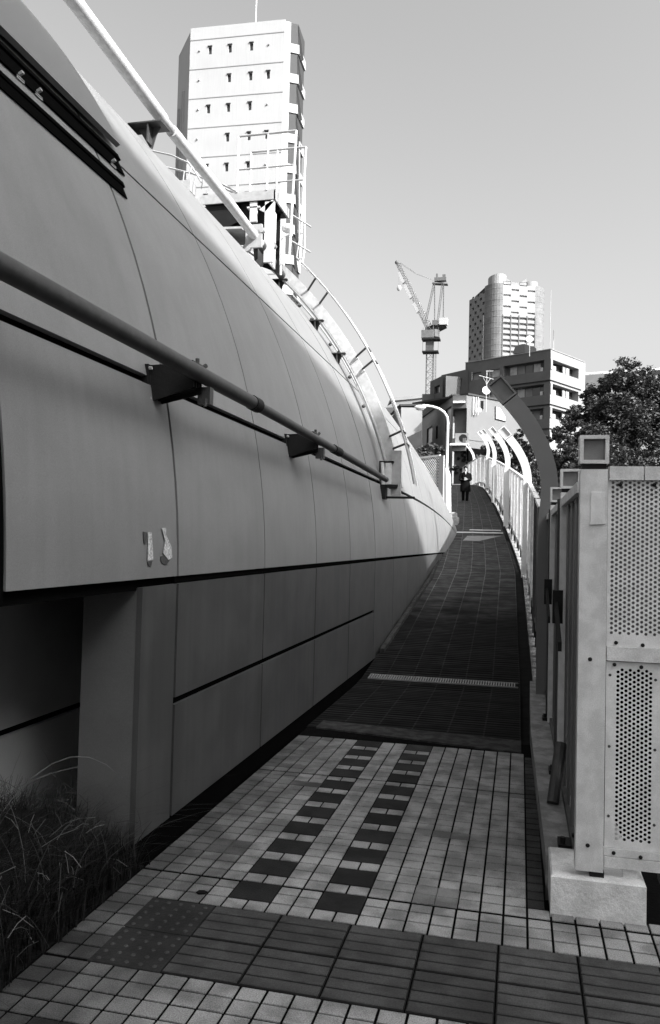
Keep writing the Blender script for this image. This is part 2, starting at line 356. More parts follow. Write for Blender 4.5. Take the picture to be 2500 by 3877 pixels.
# ================================================================ DOME-BACKED BUILDING ON THE LEFT
def HR(y): return 5.5 if y <= 12.5 else 5.5*sqrt(max(0.0, 1-((y-12.5)/13.3)**2))
def TA(a): return asin(sin(R_(a))/1.1)
ZC = 1.3
def HP(y, th, off=0.0):
    r = HR(y); return V((-1.8-r+(r+off)*cos(th), y, ZC+(r+off)*sin(th)))
hull = thing('dome_building', (-6.8, 2.5, 0), 'grey metal-clad building with a curved hull-like flank and rounded far end', 'building')
TH = [R_(.8), R_(11.6), R_(27.75), R_(52), R_(84)]
TG = [0, R_(.25), R_(.13), R_(.05), R_(.05)]
JY = [2.52, 4.01, 5.52, 7.02, 8.50, 10.03, 11.55, 13.05, 14.5, 15.9, 17.3, 18.7, 20.1, 21.5, 22.9, 24.2, 25.3]
wide = {4.01: .013, 10.03: .018}
def panel(y0, y1, t0, t1, off=0.0, thick=.03):
    mb = MB(); ny = max(2, int((y1-y0)/.3)+1); ntt = max(3, int(math.degrees(t1-t0)/2.0)+1); vs = []; fs = []
    for i in range(ny+1):
        y = y0+(y1-y0)*i/ny
        for j in range(ntt+1): vs.append(HP(y, t0+(t1-t0)*j/ntt, off))
    w = ntt+1; b0 = len(vs)
    for i in range(ny):
        for j in range(ntt): fs.append((i*w+j, (i+1)*w+j, (i+1)*w+j+1, i*w+j+1))
    # rim turned inwards
    rim = [i*w for i in range(ny+1)]+[ny*w+j for j in range(1, w)]+[i*w+w-1 for i in range(ny-1, -1, -1)]+[j for j in range(w-2, 0, -1)]
    for r_ in rim:
        i, j = divmod(r_, w); y = y0+(y1-y0)*i/ny; vs.append(HP(y, t0+(t1-t0)*j/ntt, off-thick))
    m_ = len(rim)
    for k in range(m_): fs.append((rim[k], b0+k, b0+(k+1) % m_, rim[(k+1) % m_]))
    mb.add(vs, fs); return mb
for jy in range(len(JY)-1):
    g0 = wide.get(JY[jy], .008); g1 = wide.get(JY[jy+1], .008)
    for jt in range(len(TH)-1):
        y0, y1 = JY[jy]+g0, JY[jy+1]-g1
        o = panel(y0, y1, TH[jt]+TG[jt]*(1 if jt else 0)*1.0, TH[jt+1]-TG[jt+1]).build('cladding_panel', HULL, hull, smooth=True)
# inner shell seen in the joints, and the far slope of the roof
mb = MB(); vs = []; fs = []; ys = [2.5+.5*i for i in range(46)]+[25.45]; nt_ = 46
for y in ys:
    for j in range(nt_+1): vs.append(HP(y, R_(.2)+(pi-R_(.4))*j/nt_, -.034))
for i in range(len(ys)-1):
    for j in range(nt_): a = i*(nt_+1)+j; fs.append((a, a+nt_+1, a+nt_+2, a+1))
fs.append(tuple(range(nt_+1)))
mb.add(vs, fs); mb.build('inner_shell', BLACK, hull)
mb = MB(); vs = []; fs = []
for y in ys:
    for j in range(31): vs.append(HP(y, R_(84.1)+(R_(179.5)-R_(84.1))*j/30, 0))
for i in range(len(ys)-1):
    for j in range(30): a = i*31+j; fs.append((a, a+31, a+32, a+1))
mb.add(vs, fs); mb.build('roof_cladding', HULL, hull, smooth=True)
# wall under the hull: panels, pillar, recessed wall
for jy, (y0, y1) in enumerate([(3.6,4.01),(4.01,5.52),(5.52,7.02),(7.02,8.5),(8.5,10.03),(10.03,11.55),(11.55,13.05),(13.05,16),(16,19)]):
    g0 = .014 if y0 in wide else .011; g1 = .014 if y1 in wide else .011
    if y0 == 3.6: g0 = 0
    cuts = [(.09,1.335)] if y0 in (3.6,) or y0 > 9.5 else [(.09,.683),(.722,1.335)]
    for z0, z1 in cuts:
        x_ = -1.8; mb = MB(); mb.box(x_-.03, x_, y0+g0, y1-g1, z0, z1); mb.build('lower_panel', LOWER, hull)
mb = MB(); mb.box(-2.12, -1.831, 3.602, 19, -.4, 1.33); mb.build('pillar', mat('pillar_paint', .105, .5, .06, 1.5, fine=.12, grime=.12), hull)
mb = MB(); mb.box(-1.85, -1.815, 4.0, 18, 1.334, 1.40); mb.box(-1.8305, -1.822, 3.602, 19, -.38, 1.336); mb.build('joint_lining', BLACK, hull)
for z0, z1 in ((-.4,.565),(.605,1.39)):
    for y0, y1 in ((-2,3.2),(3.206,4.7),(4.706,8)):
        mb = MB(); mb.box(-2.53, -2.5, y0, y1, z0, z1); mb.build('recessed_panel', mat('recess_panel_paint', .27, .5, .06, 1.5, fine=.08, grime=.1), hull)
mb = MB(); mb.box(-2.6, -2.531, -2, 8, -.4, 1.4); mb.box(-6.9, -1.84, 2.5, 3.6, 1.36, 1.39); mb.box(-2.5, -2.13, 3.75, 8, 1.3, 1.39); mb.box(-2.2, -2.125, 4.3, 4.4, -.3, 1.3); mb.build('soffit', BLACK, hull)
# cover sheet over the nearest end of the roof, with its dark track below
panel(1.2, 4.42, R_(29.3), R_(80), .05, .03).build('cover_sheet', mat('shaded_cover_paint', .15, .45, .05, 1.2, fine=.06), hull, smooth=True)  # darker than the hull: the unlit look is put into its colour
tr = thing('track_channel', (-2.5, 3, 3.7), 'black double-flanged track channel bolted high on the near end of the curved cladding', 'track')
def arcbox(y0, y1, t0, t1, r0_, r1_):
    mb = MB(); mb.prism([HP(y0, t0, r0_), HP(y0, t1, r0_), HP(y0, t1, r1_), HP(y0, t0, r1_)], (0, y1-y0, 0)); return mb
arcbox(1.4, 4.36, TA(31.0), TA(31.5), .004, .024).build('flange', BLACK, tr)
arcbox(1.4, 4.34, TA(29.6), TA(31.0), .003, .012).build('web', BLACK, tr)
arcbox(1.4, 4.22, TA(27.9), TA(28.3), .004, .018).build('flange', BLACK, tr)
arcbox(1.4, 4.2, TA(26.9), TA(27.9), .003, .010).build('web', BLACK, tr)
for y in (3.3, 3.45, 4.2):
    mb = MB(); p = HP(y, TA(29.9), .01); mb.tube([p, HP(y, TA(29.9), .035)], .011, 6); mb.box(p.x-.012, p.x+.012, y-.03, y+.03, p.z-.03, p.z-.015); mb.build('bolt', STEEL, tr)
mb = MB()
for k in range(40): t0, t1 = R_(.3+1.5*k), R_(1.8+1.5*k); mb.prism([HP(2.48, t0, -.09), HP(2.48, t1, -.09), HP(2.48, t1, -.0015), HP(2.48, t0, -.0015)], (0,.035,0))
mb.build('end_strip', BLACK, hull)  # black strip covering the panel rims at the hull's near end
# ---- maintenance pipe rail along the flank
lp = thing('pipe_rail', (-1.65, 5, 2.44), 'long grey pipe rail running along the shaded curved flank on dark clamps', 'rail')
mb = MB(); mb.tube([(-1.65,1.3,2.455),(-1.65,4.75,2.44)], .042, 16); mb.build('pipe', PIPE, lp, smooth=True)
mb = MB(); mb.tube([(-1.65,4.70,2.44),(-1.65,4.82,2.44)], .047, 16); mb.build('pipe_collar', DARK, lp, smooth=True)
mb = MB(); mb.tube([(-1.65,4.80,2.438),(-1.655,7.3,2.41),(-1.66,9.9,2.37)], .034, 16); mb.build('pipe', PIPE, lp, smooth=True)
mb = MB(); mb.tube([(-1.652,6.95,2.413),(-1.652,7.2,2.41)], .042, 12); mb.build('pipe_collar', DARK, lp, smooth=True)
def clamp(y, z):
    w = HP(y, asin((z-ZC)/5.5)).x
    mb = MB(); mb.box(w-.03, w+.010, y-.03, y+.12, z-.15, z+.05)
    for q_, (za, zb) in enumerate(((-.12,.05),(-.10,.02),(-.11,.0),(-.12,.03))): yy = y+q_*.034; mb.prism([(w,yy,z+za-.02),(w,yy,z+zb),(-1.665,yy,z+zb+.01),(-1.665,yy,z+za+.05-.02*(q_ % 2)),(w+.03,yy,z+za-.02)], (0,.008,0))
    mb.prism([(w,y+.002,z-.115),(-1.69,y+.002,z-.075),(-1.69,y+.002,z-.065),(w,y+.002,z-.105)], (0,.10,0))
    mb.build('bracket', DARK, lp)
    mb = MB(); mb.box(-1.69, -1.62, y+.115, y+.165, z-.14, z-.05); mb.box(-1.72, -1.68, y+.02, y+.16, z+.04, z+.075); mb.box(-1.70, -1.685, y+.12, y+.15, z-.06, z+.045); mb.tube([(-1.655,y+.13,z-.09),(-1.655,y+.2,z-.09)], .014, 6); mb.tube([(-1.69,y+.1,z+.06),(-1.69,y+.1,z+.1)], .012, 6); mb.tube([(-1.71,y+.16,z+.05),(-1.68,y+.2,z+.085)], .012, 6)
    mb.tube([(-1.63,y+.08,z-.16),(-1.63,y+.08,z-.12)], .01, 6)
    mb.build('clamp', mat('clamp_steel', .05, .5, .3, 30, bump=.3, spec=.3), lp)
    for (bx, by, bz) in ((w+.018, y-.018, z+.03), (w+.018, y-.018, z-.13), (w+.018, y+.11, z-.135), (-1.655, y+.175, z-.07)): mb = MB(); mb.tube([(bx-.01,by,bz),(bx+.008,by,bz)], .009, 6); mb.build('bolt', STEEL, lp)
clamp(3.83, 2.44); clamp(6.35, 2.415)
# ---- upper pipe rail
upr = thing('upper_pipe_rail', (-3.35, 7, 5.5), 'sunlit white pipe rail rising along the crown of the curved roof', 'rail')
mb = MB(); mb.tube([(-3.22,3.4,5.47),(-3.24,5.1,5.49),(-3.33,6.75,5.5)], .06, 16); mb.build('pipe', WPIPE, upr, smooth=True)
mb = MB(); mb.tube([(-3.33,6.76,5.5),(-3.335,6.95,5.5)], .046, 12); mb.build('pipe_collar', STEEL, upr, smooth=True)
mb = MB(); mb.tube([(-3.335,6.96,5.5),(-3.37,8.6,5.5),(-3.42,9.9,5.5)], .058, 16); mb.build('pipe', WPIPE, upr, smooth=True)
mb = MB(); mb.tube([(-3.42,9.905,5.5),(-3.44,10.95,5.42)], .062, 14); mb.build('pipe', PIPE, upr, smooth=True)
for y, zz in ((9.6,5.44),(10.1,5.42)):
    mb = MB(); mb.tube([(-3.5,y,zz-.1),(-3.5,y+.06,zz-.1)], .05, 10); mb.tube([(-3.3,y,zz+.12),(-3.3,y+.06,zz+.12)], .035, 10); mb.box(-3.52,-3.30,y+.01,y+.05,zz-.1,zz+.2); mb.build('pipe_clamp', STEEL, upr)
def stub(y, t, r_in, r_out, w, parent, m=STEEL):
    """welded stub with a top plate and a tapering web above and below"""
    c, s_ = cos(t), sin(t); a = HP(y, t, r_in); b_ = HP(y, t, r_out)
    L0_ = max(.16, b_.x-a.x)
    mb = MB(); mb.box(b_.x-L0_-.12, b_.x+.03, y-w, y+w, b_.z, b_.z+.012)
    mb.prism([(b_.x-L0_-.06, y, b_.z-.001), (b_.x-.02, y, b_.z-.001), (b_.x-.06, y, b_.z-.07), (b_.x-L0_*.55, y, b_.z-.2), (b_.x-L0_*.7, y, b_.z-.18)], (0,.012,0))
    mb.box(b_.x-L0_*.62, b_.x-L0_*.62+.012, y-w*.9, y-.001, b_.z-.17, b_.z-.001)
    mb.prism([(b_.x-L0_*.75, y, b_.z+.013), (b_.x-L0_*.35, y, b_.z+.013), (b_.x-L0_*.55, y, b_.z+.08)], (0,.012,0))
    return mb.build('stub_bracket', m, parent)
stub(6.55, R_(44.6), -.03, .22, .10, upr, PIPE)  # dark paint stands in for the shaded underside of the stub
# ---- hoop track, ladder
ht = thing('hoop_track', (-1.7, 11, 2.3), 'pale hoop track arching over the far roof with a carriage at its foot', 'track')
mb = MB(); N_ = 40
ring = [R_(10.5)+(R_(58)-R_(10.5))*k/N_ for k in range(N_+1)]
vs = []; fs = []
for t in ring:
    for (dy, dr) in ((0,.12),(0,.28),(.10,.28),(.10,.12)): q = HP(11, t, dr); vs.append((q.x, 11+dy, q.z))
for k in range(N_):
    for e in range(4): fs.append((k*4+e, (k+1)*4+e, (k+1)*4+(e+1) % 4, k*4+(e+1) % 4))
mb.add(vs, fs); mb.build('track_band', mat('track_paint', .48, .5, .12, 5, fine=.08, grime=.15), ht)
mb = MB(); mb.tube([tuple(HP(11, t, .12)+V((0,-.01,0))) for t in ring], .022, 8); mb.build('track_pipe', STEEL, ht, smooth=True)
for t in (46, 37.5, 31.5): stub(11.02, R_(t), -.02, .14, .09, ht, PIPE)
mb = MB(); mb.tube([tuple(HP(11.3, t, .06)) for t in ring[4:30]], .012, 6); mb.build('cable', STEEL, ht, smooth=True)
for t in (43, 40, 35, 29, 24): 
    mb = MB(); q = HP(11.3, R_(t), .03); mb.sphere(q, .028, 8, 6); mb.build('cable_clip', PIPE, ht)
# carriage at the foot
mb = MB(); x0, z0 = -1.93, 2.36
mb.box(x0, x0+.02, 10.9, 10.96, z0, z0+.34); mb.box(x0, x0+.2, 10.9, 10.96, z0+.33, z0+.35); mb.box(x0-.03, x0+.26, 10.88, 11.0, z0-.02, z0+.02); mb.box(x0-.02, x0+.1, 10.85, 11.05, z0-.18, z0-.0)
mb.box(x0+.02, x0+.5, 10.93, 10.97, z0-.17, z0-.14); mb.build('carriage_frame', DARK, ht)
mb = MB(); mb.tube([(x0+.06,10.92,z0+.02),(x0+.04,10.92,z0+.33)], .028, 10); mb.box(x0+.09, x0+.17, 10.9, 10.95, z0+.03, z0+.32); mb.build('carriage_housing', WPIPE, ht)
mb = MB(); mb.box(x0+.16, x0+.30, 10.95, 11.0, z0-.13, z0+.5); mb.build('carriage_plate', STEEL, ht)
ld = thing('hooped_ladder', (-1.5, 11, 2.2), 'thin hooped access ladder curving down the outside of the pale hoop track', 'ladder')
for k, (y, dr) in enumerate(((10.85,.47),(11.15,.47))):
    pts = [(-3.18-.0*k, y-.05, 7.30-(.05 if k else 0))]
    q = HP(y, R_(46.5), dr); pts.append((q.x+.03, y, q.z+.25))
    pts += [tuple(HP(y, R_(46.5-t), dr)) for t in range(0, 38, 2)]
    mb = MB(); mb.tube(pts, .014, 8); mb.build('rail', RAILW if k else STEEL, ld, smooth=True)
for t in (42.5, 39.8, 30.2, 28.2, 17.8, 16):
    mb = MB(); a = HP(11, R_(t), .27); b_ = HP(11, R_(t), .48); mb.tube([(a.x,10.99,a.z),(b_.x,10.86,b_.z)], .016, 6); mb.tube([(b_.x,10.86,b_.z),(b_.x,11.14,b_.z)], .012, 6); mb.build('standoff', PIPE, ld)
# ---- platform with guard rails
pf = thing('service_platform', (-3.8, 10.2, 6.2), 'small steel service platform with white guard rails on top of the curved roof', 'platform')
mb = MB(); mb.ob((-4.34,10,6.13), (1.08,0,0), (0,.02,0), (0,0,.13)); mb.ob((-3.26,10,6.13), (-.02,0,0), (0,.66,0), (0,0,.13)); mb.ob((-4.34,10.64,6.13), (1.06,0,0), (0,.02,0), (0,0,.13)); mb.build('edge_beam', STEEL, pf)
mb = MB(); mb.box(-4.34, -3.282, 10.021, 10.638, 6.2, 6.24); mb.box(-4.30, -3.3, 10.3, 10.34, 6.1, 6.2); mb.build('deck', DARK, pf)
mb = MB()
mb.prism([(-3.78,10.12,6.14),(-3.34,10.12,6.14),(-3.34,10.12,5.42),(-3.56,10.12,5.5),(-3.78,10.12,5.9)], (0,.02,0)); mb.prism([(-3.78,10.5,6.14),(-3.34,10.5,6.14),(-3.34,10.5,5.3),(-3.7,10.5,5.45)], (0,.02,0))
mb.prism([(-4.3,10.05,6.12),(-3.8,10.05,6.12),(-3.8,10.05,5.88),(-3.98,10.05,5.80)], (0,.02,0)); mb.prism([(-4.3,10.6,6.12),(-3.8,10.6,6.12),(-3.8,10.6,5.88),(-3.98,10.6,5.80)], (0,.02,0)); mb.box(-4.3,-3.8,10.07,10.6,6.05,6.07)
mb.build('web_plate', DARK, pf)
mb = MB(); mb.prism([(-4.0,10.0,5.80),(-3.72,10.0,5.79),(-3.72,10.0,5.76),(-4.0,10.0,5.77)], (0,.6,0)); mb.build('flange', STEEL, pf)
mb = MB(); mb.box(-3.40, -3.27, 10.0, 10.04, 5.28, 6.10); mb.box(-3.35, -3.33, 10.04, 10.3, 5.28, 6.05); mb.prism([(-3.48,10.0,6.0),(-3.40,10.0,5.96),(-3.27,10.0,6.1),(-3.30,10.0,6.12)], (0,.03,0)); mb.build('post', WPIPE, pf)
mb = MB(); mb.box(-3.62,-3.52,10.02,10.06,5.85,6.12); mb.box(-3.66,-3.48,10.02,10.1,6.04,6.06); mb.build('hanger', WPIPE, pf)
mb = MB(); mb.sphere((-3.18,10.35,5.86), .08, 12, 8, (1.1,1,.8)); mb.box(-3.26,-3.10,10.3,10.33,5.74,5.77); mb.tube([(-3.24,10.3,5.75),(-3.25,10.3,5.2)], .018, 8); mb.build('lamp_housing', WPIPE, pf)
for f_, (ya, xo) in enumerate(((10.0, 0), (10.45, .12))):
    xs = ((-3.80,-3.38,-2.99), (-3.78,-3.39,-2.98))[f_]; zt = 7.03
    mb = MB()
    mb.tube([(xs[0],ya,6.26),(xs[0],ya,zt)], .016, 8)
    mb.tube([(xs[1],ya,6.26),(xs[1],ya,zt)], .014, 8)
    mb.tube([(xs[2],ya,zt),(xs[2]-.05,ya,5.35 if f_ == 0 else 5.3)], .016, 8); mb.build('stanchion', RAILW, pf, smooth=True)
    mb = MB(); mb.tube([(xs[0],ya,zt),(xs[2],ya,zt)], .016, 8); mb.build('guard_rail', STEEL, pf, smooth=True)
    mb = MB(); mb.tube([(xs[0],ya,6.57),(xs[2],ya,6.57)], .013, 8); mb.build('guard_rail', STEEL, pf, smooth=True)
for z in (5.55, 5.9): mb = MB(); mb.tube([(-3.03,10.0,z),(-2.88,10.45,z)], .012, 6); mb.build('rung', STEEL, pf)
hr = thing('curved_handrail', (-4.4, 11, 6.4), 'thin curved handrail beyond the roof edge left of the service platform', 'handrail')
for pts in ([(338,348,12.6),(400,362,12.4),(440,380,12.2),(455,400,12),(470,425,11.8)], [(380,388,12.3),(450,405,12.1),(505,430,11.8),(550,452,11.5)], [(520,430,11.6),(550,446,11.5),(580,462,11.3)]):
    mb = MB(); mb.tube([tuple(at(*p)) for p in pts], .014, 6); mb.build('rail', STEEL, hr, smooth=True)
for (x, y, x2, y2) in ((448,388,436,418),(462,395,452,430),(478,402,470,440),(495,425,482,448),(430,400,425,440)):
    mb = MB(); mb.tube([tuple(at(x,y,12)), tuple(at(x2,y2,12))], .010, 6); mb.build('stanchion', STEEL, hr)
mb = MB(); q = at(430, 438, 11.9); mb.box(q.x-.12, q.x+.1, q.y, q.y+.2, q.z-.05, q.z+.12); mb.build('junction_box', STEEL, hr)
# ---- remains of torn stickers
for (pts, lab) in (([(345,1241),(353,1241),(357,1305),(344,1308)], 'narrow upright strip of torn white paper on the curved cladding'), ([(377,1232),(387,1231),(386,1246),(399,1275),(401,1300),(392,1306),(380,1290),(385,1262)], 'ragged hourglass scrap of torn white paper beside the narrow strip')):
    mb = MB(); poly = []
    for (x, y) in pts:
        d = at(x, y, 1)-CAM; t = (-1.8-0)/d.x; q = CAM+d*t
        th_ = asin(min(1,(q.z-ZC)/5.5)); xx = HP(q.y, th_, .004).x; t = xx/d.x; q = CAM+d*t; poly.append((xx+.001, q.y, q.z))
    mb.prism(poly, (.002,0,0)); o = mb.build('torn_sticker', mat('torn_paper', .55, .9, .35, 45, grime=.45)); tag(o, lab, 'sticker')
for (pts, lab) in (([(334,1240),(343,1242),(341,1270),(336,1268)], 'dark glue smear left of the narrow torn paper strip'), ([(343,1311),(355,1309),(352,1322),(347,1320)], 'dark glue smear under the narrow torn paper strip'), ([(375,1298),(388,1292),(396,1306),(388,1318),(376,1312)], 'dark glue smear under the hourglass paper scrap')):
    mb = MB(); poly = []
    for (x, y) in pts:
        d = at(x, y, 1)-CAM; q = CAM+d*(-1.8/d.x); th_ = asin(min(1,(q.z-ZC)/5.5)); xx = HP(q.y, th_, .003).x; q = CAM+d*(xx/d.x); poly.append((xx, q.y, q.z))
    mb.prism(poly, (.0015,0,0)); o = mb.build('glue_smear', mat('glue_residue', .05, .8, .5, 60)); tag(o, lab, 'sticker')
# ================================================================ BLOCK BEHIND THE CAMERA (casts the shade over the near walkway)
ob_ = thing('office_block', (30, -15, 0), 'large office block standing to the right behind the viewer', 'building')
mb = MB(); c0 = V((26.7,-3.0,0)); mb.prism([c0, c0+V((-10.3,-34.5,0)), c0+V((40,-42,0)), c0+V((30,14,0)), c0+V((14,14.2,0))], (0,0,26.7)); mb.build('walls', MIDW, ob_)
mb = MB(); pa = c0+V((-.287,-.958,0))*7.6+V((.05,0,26.7)); mb.prism([pa, pa+V((-7.5,-25,0)), pa+V((10,-28,0)), pa+V((15,2,0))], (0,0,1.35)); mb.build('roof_shade_box', MIDW, ob_)  # unseen box added on the roof to keep sun off the cover sheet
mb = MB()
for f_ in range(7):
    e = V((-10.3,-34.5,0)); n_ = V((-.958,.286,0))
    for q in range(8): mb.ob(c0+e*(.04+q*.12)+V((0,0,1.2+3.2*f_)), e*.08, n_*.06, (0,0,1.6))
mb.build('window_bands', GLASS, ob_)

# ================================================================ FENCE ALONG THE RIGHT
fc = thing('screen_fence', (.3, 4, 0), 'long pale fence of posts and frosted screens following the ramp on its right side', 'fence')
def fpt(y, h=0): return V((lerp(FX, y), y, PZ(y)+h))
fy = [3.9+1.6*i for i in range(37)]
fy = [y for y in fy if y < 62]
for i in range(len(fy)-1):
    a, b_ = fpt(fy[i]), fpt(fy[i+1]); d = b_-a; L_ = d.length
    near = fy[i] < 12  # near bays take darker copies that carry their shade in the colour
    lo = .17 if near else .23; hi = 1.84
    mb = MB(); off = V((.02,0,0))
    # corrugated screen
    nr = 9
    for q in range(nr):
        t0, t1 = q/nr, (q+1)/nr; dx = .012 if q % 2 else -.004
        p0 = a+d*(t0+.004)+V((dx,0,lo)); p1 = a+d*(t1-.004)+V((dx,0,lo))
        if q == 0: p0 = a+d*.03+V((dx,0,lo))
        if q == nr-1: p1 = a+d*.97+V((dx,0,lo))
        mb.ob(p0, p1-p0, (.008,0,0), (0,0,hi-lo))
    mb.build('screen_panel', SCREEN_SHADED if near else SCREEN, fc)
    mb = MB(); mb.ob(a+V((-.03,0,hi+.002)), d, (.07,0,0), (0,0,.05)); mb.build('top_rail', FPOST, fc)
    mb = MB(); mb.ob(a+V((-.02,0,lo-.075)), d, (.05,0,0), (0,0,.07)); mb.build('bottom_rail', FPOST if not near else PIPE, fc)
    if fy[i] > 8:
        mb = MB(); mb.ob(a+V((-.1,0,-.3)), d, (.16,0,0), (0,0,.26+.0)); mb.build('fence_kerb', CONCD if fy[i] < 16 else CONC, fc)
        for q in range(3):
            if fy[i] > 52: break
            p = a+d*(q+.5)/3; mb = MB(); mb.box(p.x-.03, p.x+.03, p.y-.05, p.y+.05, p.z-.05, p.z+.16); mb.build('foot_block', DARK, fc)
for i, y in enumerate(fy):
    if i == 0: continue
    a = fpt(y); mb = MB(); mb.box(a.x-.045, a.x+.045, a.y-.03, a.y+.03, a.z-.05, a.z+1.90); mb.build('post', FPOST if y > 12 else PIPE, fc)  # near posts take a dark paint in place of the shade on them
for i in (1, 2):
    a = fpt(fy[i]-.5); mb = MB(); mb.prism([(a.x-.075,a.y-.5,1.02),(a.x-.075,a.y+.05,1.20),(a.x-.075,a.y+.05,1.26),(a.x-.075,a.y-.5,1.07)], (.02,0,0)); mb.ob((a.x-.085,a.y+.03,1.12), (.06,0,0), (0,.05,0), (0,0,.2)); mb.build('brace', DARK, fc)
mb = MB(); mb.tube([(.20, 4.75, .13), (.25, 4.95, .42)], .035, 10); mb.build('stay', PIPE, fc)

def framed_head(parent, o, w, h, dep, mrim, mpan, r_=.016):
    """lamp head: open square frame with a sunk panel; o lower-left corner, u width direction, w vector, h vector"""
    o, w_, h_ = V(o), V(w), V(h); n_ = V((0,1,0))
    mb = MB(); ru = w_.normalized()*r_; rh = h_.normalized()*r_
    D = n_*dep
    mb.ob(o, ru, h_, D); mb.ob(o+w_-ru, ru, h_, D); mb.ob(o+ru, w_-ru*2, rh, D); mb.ob(o+ru+h_-rh, w_-ru*2, rh, D)
    mb.build('head_frame', mrim, parent)
    mb = MB(); mb.ob(o+ru+rh+n_*.03, w_-ru*2, h_-rh*2, n_*(dep-.035)); mb.build('head_panel', mpan, parent)
heads = []
HEADP = mat('head_panel', .16, .4, .12, 20, fine=.1)
for i, (y, lab) in enumerate(((3.66, 'nearest box-headed post, tall and pale at the open end of the fence'), (5.26, 'second box-headed post, half hidden behind the nearest one'), (6.9, 'third box-headed post, its small head just right of the dark arch'))):
    x = (.252, .245, .24)[i]
    p = thing('box_headed_post', (x+.055, y, .17), lab, 'post', 'box-headed posts at the near end of the fence'); heads.append(p)
    w = .115
    mb = MB(); mb.box(x, x+w, y, y+.09, .19 if i == 0 else .12, 1.93); mb.build('shaft', FPOST, p)
    framed_head(p, (x-.004, y-.004, 1.955), (w+.008,0,0), (0,0,.125), .10, FPOST, HEADP)
    mb = MB(); mb.box(x+.006, x+w-.006, y+.006, y+.084, 1.931, 1.954); mb.build('neck', DARK, p)
    if i == 0:
        mb = MB(); mb.bev(x+.045, x+w-.01, y-.004, y, 1.70, 1.83, .001); mb.prism([(x+.042,y-.001,1.686),(x+w-.008,y-.001,1.69),(x+w-.008,y-.001,1.699),(x+.042,y-.001,1.699)], (0,-.006,0)); mb.build('cover_plate', FPANEL, p)
        for z in (1.10, .30):
            mb = MB(); mb.sphere((x+.05, y-.001, z), .009, 8, 6, (1,.5,1)); mb.build('bolt', DARK, p)
        for (x0, x1) in ((.10,.16),(.385,.43)):
            mb = MB(); mb.box(x+x0-.04, x+x1-.04, y+.01, y+.08, .165, .19); mb.tube([(x+(x0+x1)/2-.04, y+.03, .19), (x+(x0+x1)/2-.04, y+.03, .22)], .012, 6); mb.build('anchor_plate', DARK, p)
# end bay facing the viewer: perforated sheets in rails
ep = thing('perforated_screen', (.6, 3.7, .2), 'perforated metal end screen facing the viewer beside the nearest box-headed post', 'screen')
def perforated(x0, z0, nc, nr, px, pz, r, y, th=.002):
    mb = MB()
    for i in range(nc):
        for j in range(nr):
            cx = x0+(i+.5)*px; cz = z0+(j+.5+(.5 if i % 2 else 0))*pz
            hp = [(cx+r*cos(pi*k/4), cz+r*sin(pi*k/4)) for k in range(8)]
            q = [(1,0),(1,1),(0,1),(-1,1),(-1,0),(-1,-1),(0,-1),(1,-1)]
            op = [(cx+a*px/2, cz+b_*pz/2) for a, b_ in q]
            vs = [(a, y, c) for a, c in op]+[(a, y, c) for a, c in hp]+[(a, y+th, c) for a, c in hp]
            fs = []
            for k in range(8):
                k2 = (k+1) % 8; fs.append((k, k2, 8+k2, 8+k)); fs.append((8+k, 8+k2, 16+k2, 16+k))
            mb.add(vs, fs)
        zt = z0 if i % 2 else None
    return mb
yf = 3.70
XA = .372                                    # right edge of the nearest post
# upper sheet
nc = 22; px = .0178; pz = .0206; nr = 34
ux0, uz0 = XA+.012, 1.205
mb = perforated(ux0, uz0, nc, nr, px, pz, .0068, yf)
zt = uz0+nr*pz+pz/2
for i in range(nc):
    xa = ux0+i*px
    if i % 2: mb.add([(xa,yf,1.156),(xa+px,yf,1.156),(xa+px,yf,uz0+pz/2),(xa,yf,uz0+pz/2)], [(0,1,2,3)])
    else: mb.add([(xa,yf,1.156),(xa+px,yf,1.156),(xa+px,yf,uz0),(xa,yf,uz0)], [(0,1,2,3)])
    z1 = uz0+nr*pz+(pz/2 if i % 2 else 0)
    mb.add([(xa,yf,z1),(xa+px,yf,z1),(xa+px,yf,1.945),(xa,yf,1.945)], [(0,1,2,3)])
mb.add([(XA,yf,1.156),(ux0,yf,1.156),(ux0,yf,1.945),(XA,yf,1.945)], [(0,1,2,3)])
mb.build('perforated_sheet', FPANEL, ep)
mb = MB(); mb.box(XA, XA+.42, yf+.018, yf+.022, 1.18, 1.93); mb.build('backing_sheet', mat('grey_backing', .2, .7, .1, 6), ep)
for (x0, x1) in ((XA+.004, XA+.145), (XA+.15, XA+.42)):
    mb = MB(); mb.box(x0, x1, yf-.02, yf-.002, 1.885, 1.945); mb.build('cap_piece', FPOST, ep)
mb = MB(); mb.box(XA+.002, XA+.42, yf-.012, yf+.02, 1.095, 1.155); mb.build('middle_rail', FPOST, ep)
mb = MB(); mb.box(XA+.002, XA+.262, yf-.012, yf+.02, .205, .25); mb.box(XA-.0, XA+.255, yf-.004, yf+.016, .253, .285); mb.build('bottom_rail', FPOST, ep)
lx0, lz0 = XA+.043, .315; nc2 = 9; nr2 = 37
mb = perforated(lx0, lz0, nc2, nr2, .0168, .0200, .0071, yf+.006)
yl = yf+.006
mb.add([(XA+.002,yl,.286),(lx0,yl,.286),(lx0,yl,1.09),(XA+.002,yl,1.09)], [(0,1,2,3)])
xr_ = lx0+nc2*.0168; mb.add([(xr_,yl,.286),(XA+.255,yl,.286),(XA+.255,yl,1.09),(xr_,yl,1.09)], [(0,1,2,3)])
